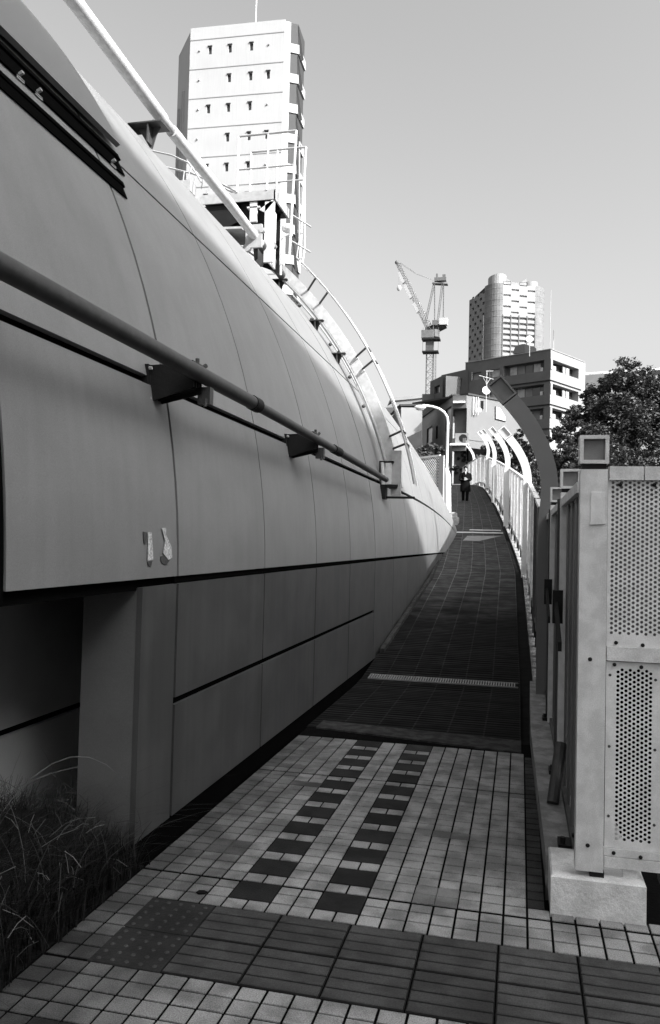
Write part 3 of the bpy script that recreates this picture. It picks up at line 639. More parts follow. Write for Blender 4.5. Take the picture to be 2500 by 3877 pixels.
for i in range(nc2):
    xa = lx0+i*.0168; zb = lz0+(.01 if i % 2 else 0); z1 = zb+nr2*.02
    mb.add([(xa,yl,.286),(xa+.0168,yl,.286),(xa+.0168,yl,zb),(xa,yl,zb)], [(0,1,2,3)]); mb.add([(xa,yl,z1),(xa+.0168,yl,z1),(xa+.0168,yl,1.09),(xa,yl,1.09)], [(0,1,2,3)])
mb.build('perforated_sheet', FPANEL, ep)
mb = MB(); mb.prism([(lx0-.03,yl+.01,.29),(lx0+.05,yl+.01,.29),(lx0-.03,yl+.01,.47)], (0,.004,0)); mb.build('gusset', FPANEL, ep)
mb = MB(); mb.box(XA+.02, XA+.25, yf+.12, yf+.14, .3, 1.1); mb.build('dark_opening_sheet', BLACK, ep)  # black sheet stands in for the dark opening behind the lower holes
mb = MB(); mb.box(XA+.256, XA+.275, yf-.01, yf+.04, .20, 1.09); mb.build('edge_post', DARK, ep)
mb = MB(); mb.box(XA+.277, XA+.30, yf+.0, yf+.03, .2, 1.09); mb.build('edge_strip', FPOST, ep)
for (x, z) in ((.04,1.173),(.15,1.168),(.035,1.078),(.145,1.073),(.04,.268),(.15,.262),(.05,1.90-.035+.0),(.19,1.90-.035)):
    mb = MB(); yy = yf-.006 if z > .3 else yf-.008; mb.sphere((XA+x, yy, z), .0085, 10, 6, (1,.6,1)); mb.build('bolt', DARK, ep)
for (x, z) in ((.018,1.03),(.018,.72),(.018,.42),(.205,1.02),(.205,.72),(.205,.40)):
    mb = MB(); mb.sphere((XA+x, yl-.001, z), .0065, 8, 5, (1,.5,1)); mb.build('rivet', PIPE, ep)
mb = MB(); mb.sphere((XA+.262, yf-.015, .74), .014, 10, 8); mb.build('knob', FPOST, ep)
mb = MB(); mb.prism([(XA+.075,yf+.02,.203),(XA+.135,yf+.02,.203),(XA+.165,yf-.02,.03+.06),(XA+.10,yf-.02,.03+.06)], (0,.012,0)); mb.build('foot_strut', FPOST, ep)

# ---- arches
AC = [(0,-1.75),(0,-.25),(0,0),(.02,.22),(.018,.38),(-.012,.55),(-.06,.70),(-.125,.84),(-.20,.97),(-.285,1.09),(-.37,1.195)]
def make_arch(m, mp):
    a = thing('curved_lamp_post', (0, 0, 0), 'x', 'lamp post', 'curved lamp posts along the fence')
    w = .082; pts = []
    ref = []
    for i, (x, z) in enumerate(AC):
        x0_, z0_ = AC[max(i-1, 0)]; x1_, z1_ = AC[min(i+1, len(AC)-1)]; d = V((x1_-x0_, 0, z1_-z0_)).normalized(); n_ = V((d.z, 0, -d.x)); ref.append((V((x, 0, z)), n_, d))
    # refine with Catmull-Rom
    P = [r[0] for r in ref]; fine = []
    for i in range(len(P)-1):
        p0, p1, p2, p3 = P[max(i-1,0)], P[i], P[i+1], P[min(i+2, len(P)-1)]
        for k in range(5 if i > 1 else 1):
            t = k/(5 if i > 1 else 1); fine.append(.5*((2*p1)+(p2-p0)*t+(2*p0-5*p1+4*p2-p3)*t*t+(3*p1-p0-3*p2+p3)*t**3))
    fine.append(P[-1])
    mb = MB(); vs = []; fs = []
    for i, p in enumerate(fine):
        d = (fine[min(i+1, len(fine)-1)]-fine[max(i-1, 0)]).normalized(); n_ = V((d.z, 0, -d.x))
        for s_, yy in ((-1,-.05),(1,-.05),(1,.05),(-1,.05)): vs.append(p+n_*w*s_+V((0,yy,0)))
    for i in range(len(fine)-1):
        for e in range(4): fs.append((i*4+e, i*4+(e+1) % 4, (i+1)*4+(e+1) % 4, (i+1)*4+e))
    fs += [(3,2,1,0), tuple(len(vs)-4+k for k in range(4))]
    mb.add(vs, fs); mb.build('curved_post', m, a)
    d = (fine[-1]-fine[-2]).normalized(); n_ = V((d.z, 0, -d.x)); o = fine[-1]+d*.012-n_*(w+.006)+V((0,-.055,0))
    framed_head(a, o, n_*(2*w+.012), d*.25, .11, m, mp, .018)
    mb = MB(); mb.ob(fine[-1]-n_*(w-.01)+V((0,-.045,0)), n_*(2*w-.02), d*.012, (0,.09,0)); mb.build('neck', DARK, a)
    return a
a1 = make_arch(ARCH_SHADED, mat('shaded_lamp_panel', .10, .4, .15, 12, fine=.1)); a1['label'] = 'nearest curved lamp post, dark grey, in shade and bending over the walkway'; a1.location = (.25, 8.2, 1.85)  # post and lamp panel take darker copies, shade put into the colour
a2 = make_arch(ARCH, ARCHP); labs = ['second curved lamp post, the largest of the white sunlit ones', 'third curved lamp post, white, next beyond the largest white one', 'fourth curved lamp post, thin and white, before the corner of the fence', 'fifth curved lamp post, small and white, right at the far corner of the fence', 'farthest and smallest curved lamp post, beyond the far corner of the fence']
pos = [(.10,17,2.62),(-.46,26,3.92),(-1.17,35,5.13),(-1.85,45,6.45),(-3.25,56,7.1)]
for i, p in enumerate(pos):
    o = a2 if i == 0 else copy_tree(a2); o.location = p; o['label'] = labs[i]
# ================================================================ BUILDINGS BEYOND
Z = V((0,0,1))
def flat(v): return V((v.x, v.y, 0)).normalized()
def quad_on(o, u, n, x, z, w, h, e, t): # thin box on a facade
    return (o+u*x+Z*z+n*e, u*w, n*t, Z*h)
# ---- white tower block on the left
TWR = mat('tower_tile', 0.33, 0.75, 0.05, 0.35, fine=0.06, streak=.06)
D = 75
A = at(665, 52, D); zt = A.z; B0 = at(445, 73, D*1211/1184.0); Cc = at(693, 70, D*1.017)
Bp = V((B0.x, B0.y, zt)); Ap = V((A.x, A.y, zt)); Cp = V((Cc.x, Cc.y, zt))
u = flat(Bp-Ap); n1 = V((u.y, -u.x, 0)); n1 = n1 if n1.dot(CAM-Ap) > 0 else -n1
w1 = (Bp-Ap).length; Ag = V((Ap.x, Ap.y, -.45)); Hh = zt+.45
tw = thing('apartment_tower', (Ag.x, Ag.y, -.45), 'tall white apartment tower with small slot windows and stepped balconies on its right side', 'building')
v = flat(Cp-Ap); v = (v+n1*-.2).normalized(); bk = -n1
depth = 4.4
lf = flat(bk*.81+u*.587)
P1, P2 = Ag, Ag+u*w1; P3 = P2+lf*depth; P4 = Ag+bk*6
fh = 2.88; rows = 15; ops = []; z_top = Hh
for r_ in range(rows):
    zr = z_top-1.0-fh*(r_)-1.05
    pat = (.217,.43,.656) if r_ % 2 == 0 or r_ > 3 else (.43,.656,.84)
    for f_ in pat:
        xw = (1-f_)*w1; ops.append((xw-.17, xw+.17, zr-.38, zr+.38))
mb = MB(); facade(mb, P1, u, n1, w1, Hh, ops, .25)
mb.add([P2, P3, P3+Z*Hh, P2+Z*Hh], [(0,1,2,3)]); mb.add([P4, P3, P3+Z*Hh, P4+Z*Hh], [(0,1,2,3)]); mb.add([P1+Z*Hh, P2+Z*Hh, P3+Z*Hh, P4+Z*Hh], [(0,1,2,3)])
mb.add([P1, P4, P4+Z*Hh, P1+Z*Hh], [(0,1,2,3)])
mb.build('walls', TWR, tw)
for k, q in enumerate(ops):
    mb = MB(); mb.ob(*quad_on(P1, u, n1, q[0], q[2], q[1]-q[0], q[3]-q[2], -.22, .03)); mb.ob(*quad_on(P1, u, n1, q[0]-.06, q[3]+.003, q[1]-q[0]+.12, .06, .0, .1)); mb.build('window', GLASS, tw)
mb = MB()
for r_ in range(rows): mb.ob(*quad_on(P1, u, n1, 0.01, z_top-.95-fh*r_+.72*0-.0-(0 if r_ else .0), w1-.02, .07, .0, .03))
mb.build('string_courses', MIDW, tw)
k_ = 0
for r_ in range(8):
    for f_ in ((.11,) if r_ else (.105,)) + ((.84,) if r_ % 2 == 0 else ()):
        mb = MB(); mb.sphere(P1+u*((1-f_)*w1)+Z*(z_top-2.0-fh*r_)+n1*.05, .1, 8, 6); mb.build('wall_vent', STEEL, tw)
mb = MB(); mb.ob(P1+u*(w1*.85)+bk*.5+Z*(Hh+.002), u*1.4, bk*1.2, Z*.35); mb.build('roof_box', TWR, tw)
mb = MB(); mb.ob(P1-u*.02+Z*(Hh+.001)-bk*.0, u*(w1+.0), bk*.3, Z*.3); mb.build('parapet', TWR, tw)
mb = MB(); q = P1+u*(w1*.37)+bk*2; mb.tube([q+Z*Hh, q+Z*(Hh+6)], .05, 6); mb.build('mast', RAILW, tw)
# side gutters and service ducts on the dark left face
for f_ in (.35,.7): mb = MB(); q = P2+lf*depth*f_; mb.ob(q, lf*.3, n1.cross(Z)*0+flat(q-CAM)*0+V((-.2,-.05,0)), Z*(Hh-4-3*f_)); mb.build('duct', MIDW, tw)
# stepped balconies on the right flank
v2 = flat(v); nr_ = V((-v2.y, v2.x, 0)); nr_ = nr_ if nr_.dot(-u) > 0 else -nr_
for r_ in range(rows):
    zf = z_top-fh*(r_+1)+.15
    q = P1+Z*zf-u*.003
    mb = MB(); mb.prism([q, q-u*1.3+bk*.7, q-u*1.3+bk*3.5, q+bk*3.5], Z*.85); mb.build('balcony', TWR, tw)
    q2 = q+Z*.851; mb = MB(); mb.prism([q2-u*.0, q2-u*.5+bk*.27, q2-u*.5+bk*3.4, q2+bk*3.4], Z*(fh-.852)); mb.build('corner_pier', TWR, tw)
    mb = MB(); mb.prism([q2-u*.503+bk*.4, q2-u*1.15+bk*.72, q2-u*1.15+bk*3.4, q2-u*.503+bk*3.4], Z*(fh-.852)); mb.build('balcony_recess', ROOFD, tw)  # solid dark block: the shade inside the open balcony is its colour
    q3 = q2-u*1.12+bk*.68; mb = MB(); mb.prism([q3+Z*(fh-1.0), q3-u*.05+Z*(fh-1.0), q3-u*.62-Z*1.5, q3-u*.30-Z*1.5], bk*.08); mb.build('balcony_fin', ROOFD, tw)

# ---- brick-clad mid-rise with wrap-round balconies
D = 100; A = at(1285, 815, D); zt = A.z
def same_z(x, y):
    d = ((CAM+(at(x,y,1)-CAM)*1).z-CAM.z); return at(x, y, (zt-CAM.z)/d)
L0 = same_z(1086, 847); R0 = same_z(1363, 845)
Ag = V((A.x, A.y, -.45)); Hh = zt+.45; ul = flat(L0-A); ur = flat(R0-A)
nl = V((ul.y,-ul.x,0)); nl = nl if nl.dot(CAM-A) > 0 else -nl; nrr = V((ur.y,-ur.x,0)); nrr = nrr if nrr.dot(CAM-A) > 0 else -nrr
wl = (L0-A).xy.length; wr = (R0-A).xy.length
mr = thing('midrise_block', (Ag.x, Ag.y, -.45), 'mid-rise apartment block with dark shaded face, pale balcony side and flat roof', 'building')
fl_ = 3.05; ops = []; opsr = []; win = []
for f_ in range(6):
    zb = Hh-1.05-fl_*f_-1.55
    ops.append((.9, wl*.535, zb, zb+1.4)); opsr.append((.45, wr*.83, zb+.1, zb+1.42))
    if f_ < 3: ops += [(wl*.575, wl*.69, zb+.1, zb+1.15), (wl*.80, wl*.91, zb+.1, zb+1.1)]
mb = MB(); facade(mb, Ag, ul, nl, wl, Hh, ops, .9)
mb.add([Ag+ul*wl, Ag+ul*wl-nl*8, Ag+ul*wl-nl*8+Z*Hh, Ag+ul*wl+Z*Hh], [(0,1,2,3)])
mb.build('dark_wall', BRICK, mr)  # shade of the face turned from the sun is deepened by dark colour
mb = MB(); facade(mb, Ag, ur, nrr, wr, Hh, opsr, .9); 
# rounded far corner
e = Ag+ur*wr; prev = e
for k in range(1, 7):
    a = k/6*pi/2; q = e+ur*(1.6*sin(a))-nrr*(1.6*(1-cos(a))); mb.add([prev, q, q+Z*Hh, prev+Z*Hh], [(0,1,2,3)]); prev = q
q = prev-nrr*8; mb.add([prev, q, q+Z*Hh, prev+Z*Hh], [(0,1,2,3)])
mb.build('pale_wall', MIDW, mr)
mb = MB(); mb.add([Ag+Z*(Hh-.15), Ag+ur*wr+Z*(Hh-.15), Ag+ur*wr-nrr*8+Z*(Hh-.15), Ag+ul*wl-nl*8+Z*(Hh-.15), Ag+ul*wl+Z*(Hh-.15)], [(0,1,2,3,4)]); mb.build('roof', CONC, mr)
mb = MB(); mb.ob(Ag+Z*(Hh+.002)+nl*.08, ul*wl, -nl*.3, Z*.1); mb.ob(Ag+Z*(Hh+.004)+nrr*.08, ur*wr, -nrr*.3, Z*.1); mb.build('coping', MIDW, mr)
for f_ in range(6):
    zb = Hh-1.05-fl_*f_-1.55
    mb = MB(); mb.ob(*quad_on(Ag, ul, nl, .9, zb-.0, wl*.535-.9, 1.4, -.93, .02)); mb.build('recess_back', GLASS if f_ % 2 else BRICK, mr)
    for k in range(4):
        mb = MB(); mb.ob(*quad_on(Ag, ul, nl, 1.8+k*1.15, zb+.05, 1.0, 1.2, -.9, .03)); mb.build('balcony_window', (CURT, GLASS, LBRICK)[(k+f_) % 3], mr)
    mb = MB(); mb.ob(*quad_on(Ag, ul, nl, 1.1, zb+.0, .35, .5, -.3, .2)); mb.build('laundry', CURT, mr)
    mb = MB(); mb.ob(*quad_on(Ag, ur, nrr, .45, zb+.1, wr*.83-.45, 1.32, -.93, .02)); mb.build('recess_back', DARK, mr)
    for (x, w, m_) in ((.55,.5,WHITE),(2.6,.5,MIDW),(3.25,.5,WHITE)):
        mb = MB(); mb.ob(*quad_on(Ag, ur, nrr, x*wr/6, zb+.1, w*wr/6, 1.1 if x > 1 else .6, -.5 if x > 1 else -.2, .1)); mb.build('balcony_screen', m_, mr)
    if f_ < 3:
        for x0, x1 in ((.575,.69),(.80,.91)):
            mb = MB(); mb.ob(*quad_on(Ag, ul, nl, wl*x0, zb+.1, wl*(x1-x0), 1.05, -.35, .03)); mb.build('window', CURT if x0 < .7 else LBRICK, mr)
            mb = MB(); mb.ob(*quad_on(Ag, ul, nl, wl*x1-.0, zb+.05, .12, 1.15, -.1, .18)); mb.build('window_frame', MIDW, mr)
    if f_: 
        mb = MB(); mb.ob(*quad_on(Ag, ul, nl, 0, zb+1.72, wl*.54, .1, .0, .14)); mb.ob(*quad_on(Ag, ur, nrr, 0.0, zb+1.72, wr*.9, .1, .0, .12)); mb.build('slab_band', DARK, mr)
for f_ in range(6):
    zb = Hh-1.05-fl_*f_-1.55; mb = MB(); mb.ob(*quad_on(Ag, ur, nrr, .02, zb+.1, .35, 1.32, .0, .1)); mb.build('corner_pier', WHITE, mr)
# stepped wings
for (xa, xb, ytop, set_) in ((1030, 1086, 862, .6),(1004, 1030, 877, 1.2)):
    p = at(xb, ytop, 108+set_); q = at(xa, ytop, 112+set_); pz = p.z
    a_ = V((p.x, p.y, -.45)); b_ = V((q.x, q.y, -.45)); uu = flat(b_-a_)
    L_ = (b_-a_).length; nn = V((uu.y,-uu.x,0)); nn = nn if nn.dot(CAM-a_) > 0 else -nn
    mb = MB(); op = [(L_*.25, L_*.75, pz-.6-fl_*f_-1.1, pz-.6-fl_*f_) for f_ in range(4)]; facade(mb, a_-uu*.5, uu, nn, L_+.5, pz+.45, op, .4)
    mb.prism([a_-uu*.5-nn*.45, a_+uu*L_-nn*.45, a_+uu*L_-nn*7, a_-uu*.5-nn*7], Z*(pz+.43)); mb.add([a_+uu*L_, a_+uu*L_-nn*.45, a_+uu*L_-nn*.45+Z*(pz+.45), a_+uu*L_+Z*(pz+.45)], [(0,1,2,3)])
    mb.build('stepped_wing', BRICK, mr)
    for o_2 in op:
        mb = MB(); mb.ob(*quad_on(a_-uu*.5, uu, nn, o_2[0], o_2[2], o_2[1]-o_2[0], 1.1, -.38, .03)); mb.build('window', CURT if xa > 1010 else GLASS, mr)
mb = MB(); q = at(1283, 812, 102); mb.tube([q, q+Z*7.5], .035, 6); mb.build('antenna', STEEL, mr)
mb = MB(); q = at(1291, 816, 102); mb.tube([q, q+Z*2.6], .05, 6); mb.tube([q+Z*1.2, q+Z*2.6+V((0,0,0))], .05, 6); mb.build('antenna', STEEL, mr)
mb = MB(); q = at(1196, 825, 104); q2 = at(1225, 822, 104)
mb.prism([q, q2, at(1224, 802, 104), at(1214, 803, 104), at(1202, 808, 104)], -nl*3); mb.build('roof_tank', DARK, mr)
def dish(nm, p, r_, lab, pole_to):
    t = thing(nm, pole_to, lab, 'satellite dish'); 
    mb = MB(); d = ((CAM-p).normalized()*3+SD).normalized(); ref = d.orthogonal().normalized(); q = d.cross(ref); vs = []; fs = []; NS = 24
    for rr, dp in ((0, -.28), (.5, -.2), (.85, -.07), (1, 0)):
        for k in range(NS): a = 2*pi*k/NS; vs.append(p+(ref*cos(a)+q*sin(a))*r_*rr+d*dp*r_)
    for rr, dp in ((1.0, -.03), (.5, -.26)):
        for k in range(NS): a = 2*pi*k/NS; vs.append(p+(ref*cos(a)+q*sin(a))*r_*rr+d*dp*r_)
    for i in range(5):
        for k in range(NS): fs.append((i*NS+k, i*NS+(k+1) % NS, (i+1)*NS+(k+1) % NS, (i+1)*NS+k))
    mb.add(vs, fs); mb.build('dish', RAILW, t, smooth=True)
    mb = MB(); mb.tube([pole_to, V((pole_to.x, pole_to.y, p.z))-d*.3*r_], r_*.1, 6); mb.build('pole', STEEL, t)
    return t
p = at(1236, 790, 98); dish('satellite_dish', p, .42, 'white round dish on a pole at the roof edge of the mid-rise block', p-Z*2.2-(CAM-p).normalized()*.35)

# ---- high-rise with rounded corners
D = 480
A = at(1168, 1000, D); Bq = at(1244, 1000, D*1.006); Lq = at(1170, 1000, D*1.02)
hz = at(1180, 637, D).z
hg = thing('highrise_tower', (A.x, A.y, -.45), 'distant grey high-rise with rounded corners and a grid of balconies', 'building')
u = flat(Bq-A); n_ = V((u.y,-u.x,0)); n_ = n_ if n_.dot(CAM-A) > 0 else -n_; wf = (Bq-A).xy.length
G = V((A.x, A.y, -.45)); HH = hz+.45; zr = HH-2.0
RC = 8.5
foot = []
for k in range(9): a = pi/2*k/8; foot.append(G-n_*RC+n_*(RC*cos(a))-u*(RC*sin(a)))
# left flank
ulf = (-n_-u*.18).normalized(); lw = 20
lf0 = foot[-1]
footr = []
e = G+u*wf
for k in range(9): a = pi/2*k/8; footr.append(e-n_*RC+n_*(RC*cos(a))+u*(RC*sin(a)))
fhh = 3.45; nfl = 13
ops = []; zr0 = HH-4.0
cw = wf/4
for f_ in range(26):
    z0 = HH-6.2-fhh*f_
    for c in range(4):
        if f_ >= 6: ops.append((c*cw+.55, (c+1)*cw-.25, z0-.0, z0+1.35))
        elif (f_+c) % 2 == 0: ops.append((c*cw+.3, (c+1)*cw-.1, z0+.2, z0+1.4+(1.2 if f_ == 0 else 0)))
mb = MB(); facade(mb, G, u, n_, wf, HH-5.5, ops, .8); mb.build('front_wall', mat('far_render', .24, .8, .1, .3), hg)
mb = MB(); mb.ob(G+u*.1-n_*.82, u*(wf-.2), n_*.02, Z*(HH-6)); mb.build('recess_back', mat('far_recess', .22, .6, .3, .3), hg)
mb = MB()
for f_ in range(6, 27): mb.ob(G+n_*.002+Z*(HH-6.2-fhh*f_+1.4), u*wf, n_*.25, Z*.35)
for c in range(5): mb.ob(G+u*(c*cw-.1)+n_*.0, u*.45, n_*.3, Z*(HH-6.2-fhh*5.2))
mb.build('balcony_grid', mat('far_grid', .07, .7, .1, .3), hg)
mb = MB(); 
for ft, zt_ in ((foot, HH-5.0), (footr, HH-5.2)):
    for i in range(8): mb.add([ft[i], ft[i+1], ft[i+1]+Z*zt_, ft[i]+Z*zt_], [(0,1,2,3)])
mb.build('rounded_corner', mat('far_cladding', .13, .7, .25, .25, fine=.3), hg, smooth=True)
mb = MB()
for ft in (foot, footr):
    for f_ in range(27):
        for i in range(8): 
            d_ = (ft[i]-(G-n_*RC if ft is foot else e-n_*RC)).normalized(); d2 = (ft[i+1]-(G-n_*RC if ft is foot else e-n_*RC)).normalized()
            mb.add([ft[i]+d_*.1, ft[i+1]+d2*.1, ft[i+1]+d2*.1+Z*.4, ft[i]+d_*.1+Z*.4], [(0,1,2,3)]) if False else mb.prism([ft[i]+d_*.12+Z*(HH-8-fhh*f_), ft[i+1]+d2*.12+Z*(HH-8-fhh*f_), ft[i+1]-d2*.1+Z*(HH-8-fhh*f_), ft[i]-d_*.1+Z*(HH-8-fhh*f_)], Z*.25)
mb.build('floor_bands', MIDW, hg)
lo_ = []; nlf = V((ulf.y, -ulf.x, 0)); nlf = nlf if nlf.dot(-u) > 0 else -nlf
for f_ in range(26):
    for c in range(6):
        if (f_+c) % 2 == 0 or f_ > 12: lo_.append((c*lw/6+.3, (c+1)*lw/6-.5, HH-9-fhh*f_, HH-9-fhh*f_+(1.8 if f_ < 12 else 1.5)))
mb = MB(); facade(mb, lf0, ulf, nlf, lw, HH-8, lo_, 1.2); mb.build('flank_wall', mat('far_flank', .17, .7, .1, .3), hg)
mb = MB(); mb.ob(lf0+ulf*.1-nlf*1.25, ulf*(lw-.2), nlf*.02, Z*(HH-8.5)); mb.build('recess_back', GLASS, hg)
mb = MB(); q = lf0-ulf*.3+nlf*.35; mb.ob(q, ulf*.5, nlf*.5, Z*(HH-23)); mb.build('pipe_shaft', WHITE, hg)
mb = MB(); mb.add([foot[0]+Z*(HH-5.5), footr[0]+Z*(HH-5.5), footr[8]+Z*(HH-5.5), footr[8]-n_*lw+Z*(HH-5.5), lf0-n_*lw+Z*(HH-5.5), foot[8]+Z*(HH-5.5)], [(0,1,2,3,4,5)]); mb.add([footr[8], footr[8]-n_*lw, footr[8]-n_*lw+Z*(HH-5.5), footr[8]+Z*(HH-5.5)], [(0,1,2,3)]); mb.build('roof', MIDW, hg)
# crown drums with the sagging screen between
crown = mat('far_crown', .22, .5, .15, .3, fine=.15)
for k, (cx, rr, h_) in enumerate(((-1.2, 5.6, 5.6), (wf-1.0, 5.0, 3.6))):
    mb = MB(); c_ = G+u*cx-n_*7.0; vs = []; NS = 24
    for j in range(2):
        for i in range(NS): 
            a = 2*pi*i/NS; hh = (HH-6 if j == 0 else HH-5.5+h_+(1.2*cos(a+1.0) if k == 0 else .3*cos(a))); q = c_+V((cos(a)*rr, sin(a)*rr, 0)); vs.append(V((q.x, q.y, hh-.45)))
    mb.add(vs, [(i, (i+1) % NS, NS+(i+1) % NS, NS+i) for i in range(NS)]+[tuple(range(NS, 2*NS))]); mb.build('crown_drum', crown, hg)
mb = MB(); top = []
for i in range(9): t = i/8; top.append(G+u*(2.5+(wf-7)*t)-n_*3+Z*(HH-2.2+4*(t-.5)**2*3.2-1.0))
mb.prism([G+u*2.5-n_*3+Z*(HH-6)]+top+[G+u*(wf-4.5)-n_*3+Z*(HH-6)], -n_*.6); mb.build('crown_screen', mat('far_dark_crown', .15, .5, .2, .5), hg)

# ---- small pale house row in front of the mid-rise
D = 60; A = at(1058, 923, D); zt = A.z
def sz(x, y): 
    d = (at(x,y,1)-CAM).z; return at(x, y, (zt-CAM.z)/d)
Lh = sz(986, 975); Fh = sz(1090, 921); Rh = sz(1168, 936)
sm = thing('corner_house', (A.x, A.y, -.45), 'three-storey house with a sunlit pale gable and a mid-grey windowed side', 'building')
gA = V((A.x,A.y,-.45)); gL = V((Lh.x,Lh.y,-.45)); gF = V((Fh.x,Fh.y,-.45)); ur_ = flat(Rh-Fh)
Hh = zt+.45; uL = flat(gL-gA); wL = (gL-gA).length; nL = V((uL.y,-uL.x,0)); nL = nL if nL.dot(CAM-gA) > 0 else -nL
def wpx(x0, y0, x1, y1):  # opening from pixels on the left face plane
    out = []
    for (x, y) in ((x0,y0),(x1,y1)):
        d = at(x,y,1)-CAM; t = (gA-CAM).dot(nL)/d.dot(nL); q = CAM+d*t; out.append(((q-gA).dot(uL), q.z+.45))
    xs = sorted(o[0] for o in out); zs = sorted(o[1] for o in out); return (xs[0], xs[1], zs[0], zs[1])
ops = [wpx(996,1000,1008,1030), wpx(1017,994,1021,1022), wpx(1040,955,1052,1000), wpx(1015,1055,1019,1085), wpx(1038,1047,1047,1080), wpx(993,1068,1004,1090)]
mb = MB(); facade(mb, gA, uL, nL, wL, Hh, ops, .15); mb.build('side_wall', LBRICK, sm)
for q in ops:
    mb = MB(); mb.ob(*quad_on(gA, uL, nL, q[0], q[2], q[1]-q[0], q[3]-q[2], -.13, .02)); o = mb.build('window', GLASS if q[1]-q[0] < .9 else CURT, sm)
    mb = MB(); x0, x1, z0, z1 = q; fr = .07
    mb.ob(*quad_on(gA, uL, nL, x0, z0, fr, z1-z0, -.1, .08)); mb.ob(*quad_on(gA, uL, nL, x1-fr, z0, fr, z1-z0, -.1, .08)); mb.ob(*quad_on(gA, uL, nL, x0+fr, z1-fr, x1-x0-2*fr, fr, -.1, .08)); f2 = mb.build('frame', DARK, o); f2.parent = o
# dark stair bay
uB = flat(gF-gA); wB = (gF-gA).length; nB = V((uB.y,-uB.x,0)); nB = nB if nB.dot(CAM-gA) > 0 else -nB
mb = MB(); mb.add([gA-nB*.4, gF-nB*.4, gF-nB*.4+Z*(Hh-1), gA-nB*.4+Z*(Hh-1)], [(0,1,2,3)]); mb.build('stair_bay', mat('bay_cladding', .09, .8, .2, 2, fine=.2), sm)
for z_ in (Hh-1.0, Hh-4.2, Hh-7.6):
    mb = MB(); mb.ob(gA+Z*z_-nB*.4, uB*wB, nB*.55, Z*.95); mb.build('landing_parapet', mat('landing_clad', .12, .8, .2, 2), sm)
for (x, y, w_) in ((1071, 937, .32), (1071, 1036, .5), (1070, 1131, .34)):
    p = at(x, y, 59.2); mb = MB(); mb.box(p.x-.55*w_/.4, p.x+.55*w_/.4, p.y, p.y+.5, p.z-.07, p.z+.07); mb.build('ledge', RAILW, sm)
p = at(1079, 1022, 59.4); mb = MB(); mb.box(p.x-.55, p.x+.45, p.y, p.y+.4, p.z-.38, p.z+.38); ac = mb.build('outdoor_unit', MIDW, sm)
mb = MB(); mb.tube([(p.x+.05, p.y-.02, p.z), (p.x+.05, p.y, p.z)], .3, 14); mb.build('fan', DARK, ac)
# lit front
nF = V((ur_.y,-ur_.x,0)); nF = nF if nF.dot(CAM-gF) > 0 else -nF
wFr = 9.0
mb = MB(); hx = [(4.95+.0, 6.3, 7.6, 9.6)]
mb.add([gF, gF+ur_*wFr, gF+ur_*wFr+Z*(Hh-4.2), gF+ur_*(wFr*.62)+Z*(Hh-1.0), gF+ur_*(wFr*.45)+Z*(Hh+.0), gF+Z*Hh], [(0,1,2,3,4,5)])
mb.build('front_wall', mat('house_render', .125, .8, .08, 1, fine=.12), sm)
mb = MB(); mb.prism([gF+Z*(Hh+.01)+nF*.1, gF+ur_*(wFr*.46)+Z*(Hh+.01)+nF*.1, gF+ur_*(wFr*.46)+Z*(Hh+.14)+nF*.1, gF+Z*(Hh+.14)+nF*.1], -nF*6); mb.prism([gF+ur_*(wFr*.46)+Z*(Hh+.0)+nF*.1, gF+ur_*(wFr*.63)+Z*(Hh-1.0)+nF*.1, gF+ur_*(wFr+.1)+Z*(Hh-4.2)+nF*.1, gF+ur_*(wFr+.1)+Z*(Hh-4.06)+nF*.1, gF+ur_*(wFr*.63)+Z*(Hh-.86)+nF*.1, gF+ur_*(wFr*.46)+Z*(Hh+.14)+nF*.1], -nF*6)
mb.build('roof_edge', ROOFD, sm)
mb = MB(); mb.ob(gA+Z*(Hh+.002)+nL*.15-uL*.1, uL*(wL+.3), -nL*.6, Z*.12); mb.prism([gA+Z*(Hh-.02), gF+Z*(Hh-.02), gF+ur_*4-nF*5+Z*(Hh-.02), gL+Z*(Hh-.02)+ur_*3, gL+Z*(Hh-.02)], Z*.02); mb.build('roof', ROOFD, sm)
mb = MB(); mb.add([gF+ur_*wFr, gF+ur_*wFr-nF*7, gF+ur_*wFr-nF*7+Z*(Hh-4.2), gF+ur_*wFr+Z*(Hh-4.2)], [(0,1,2,3)]); mb.add([gL, gL+ur_*6, gL+ur_*6+Z*Hh, gL+Z*Hh], [(0,1,2,3)]); mb.build('rear_wall', LBRICK, sm)
def fpx(x, y): 
    d = at(x,y,1)-CAM; t = (gF-CAM).dot(nF)/d.dot(nF); return CAM+d*t
pl = [fpx(*p) for p in ((1154,948),(1154,978),(1178,984),(1178,972),(1166,952))]
mb = MB(); mb.prism([p+nF*.003 for p in pl], nF*.03); wn = mb.build('window', mat('bright_window', .5, .3, .2, 3), sm)
mb = MB(); mb.ob(pl[0]+nF*.04, (pl[1]-pl[0]), ur_*.09, nF*.03); mb.ob(pl[1]+nF*.036, (pl[2]-pl[1]), Z*.08, nF*.03); mb.build('frame', DARK, wn)
q = fpx(1125, 945); mb = MB(); mb.box(q.x-.12,q.x+.1,q.y-.15,q.y,q.z-.3,q.z+.3); mb.build('vent', DARK, sm)
mb = MB(); q1 = fpx(1090, 1026); q2 = fpx(1128, 1031); mb.ob(q1+nF*.004, q2-q1, nF*.03, Z*.05); mb.build('moulding', BRICK, sm)
q = fpx(1092, 1045); mb = MB(); mb.ob(q+nF*.05-ur_*.2, ur_*2.0, nF*.2, -Z*1.5); mb.build('garage_shade', BLACK, sm)
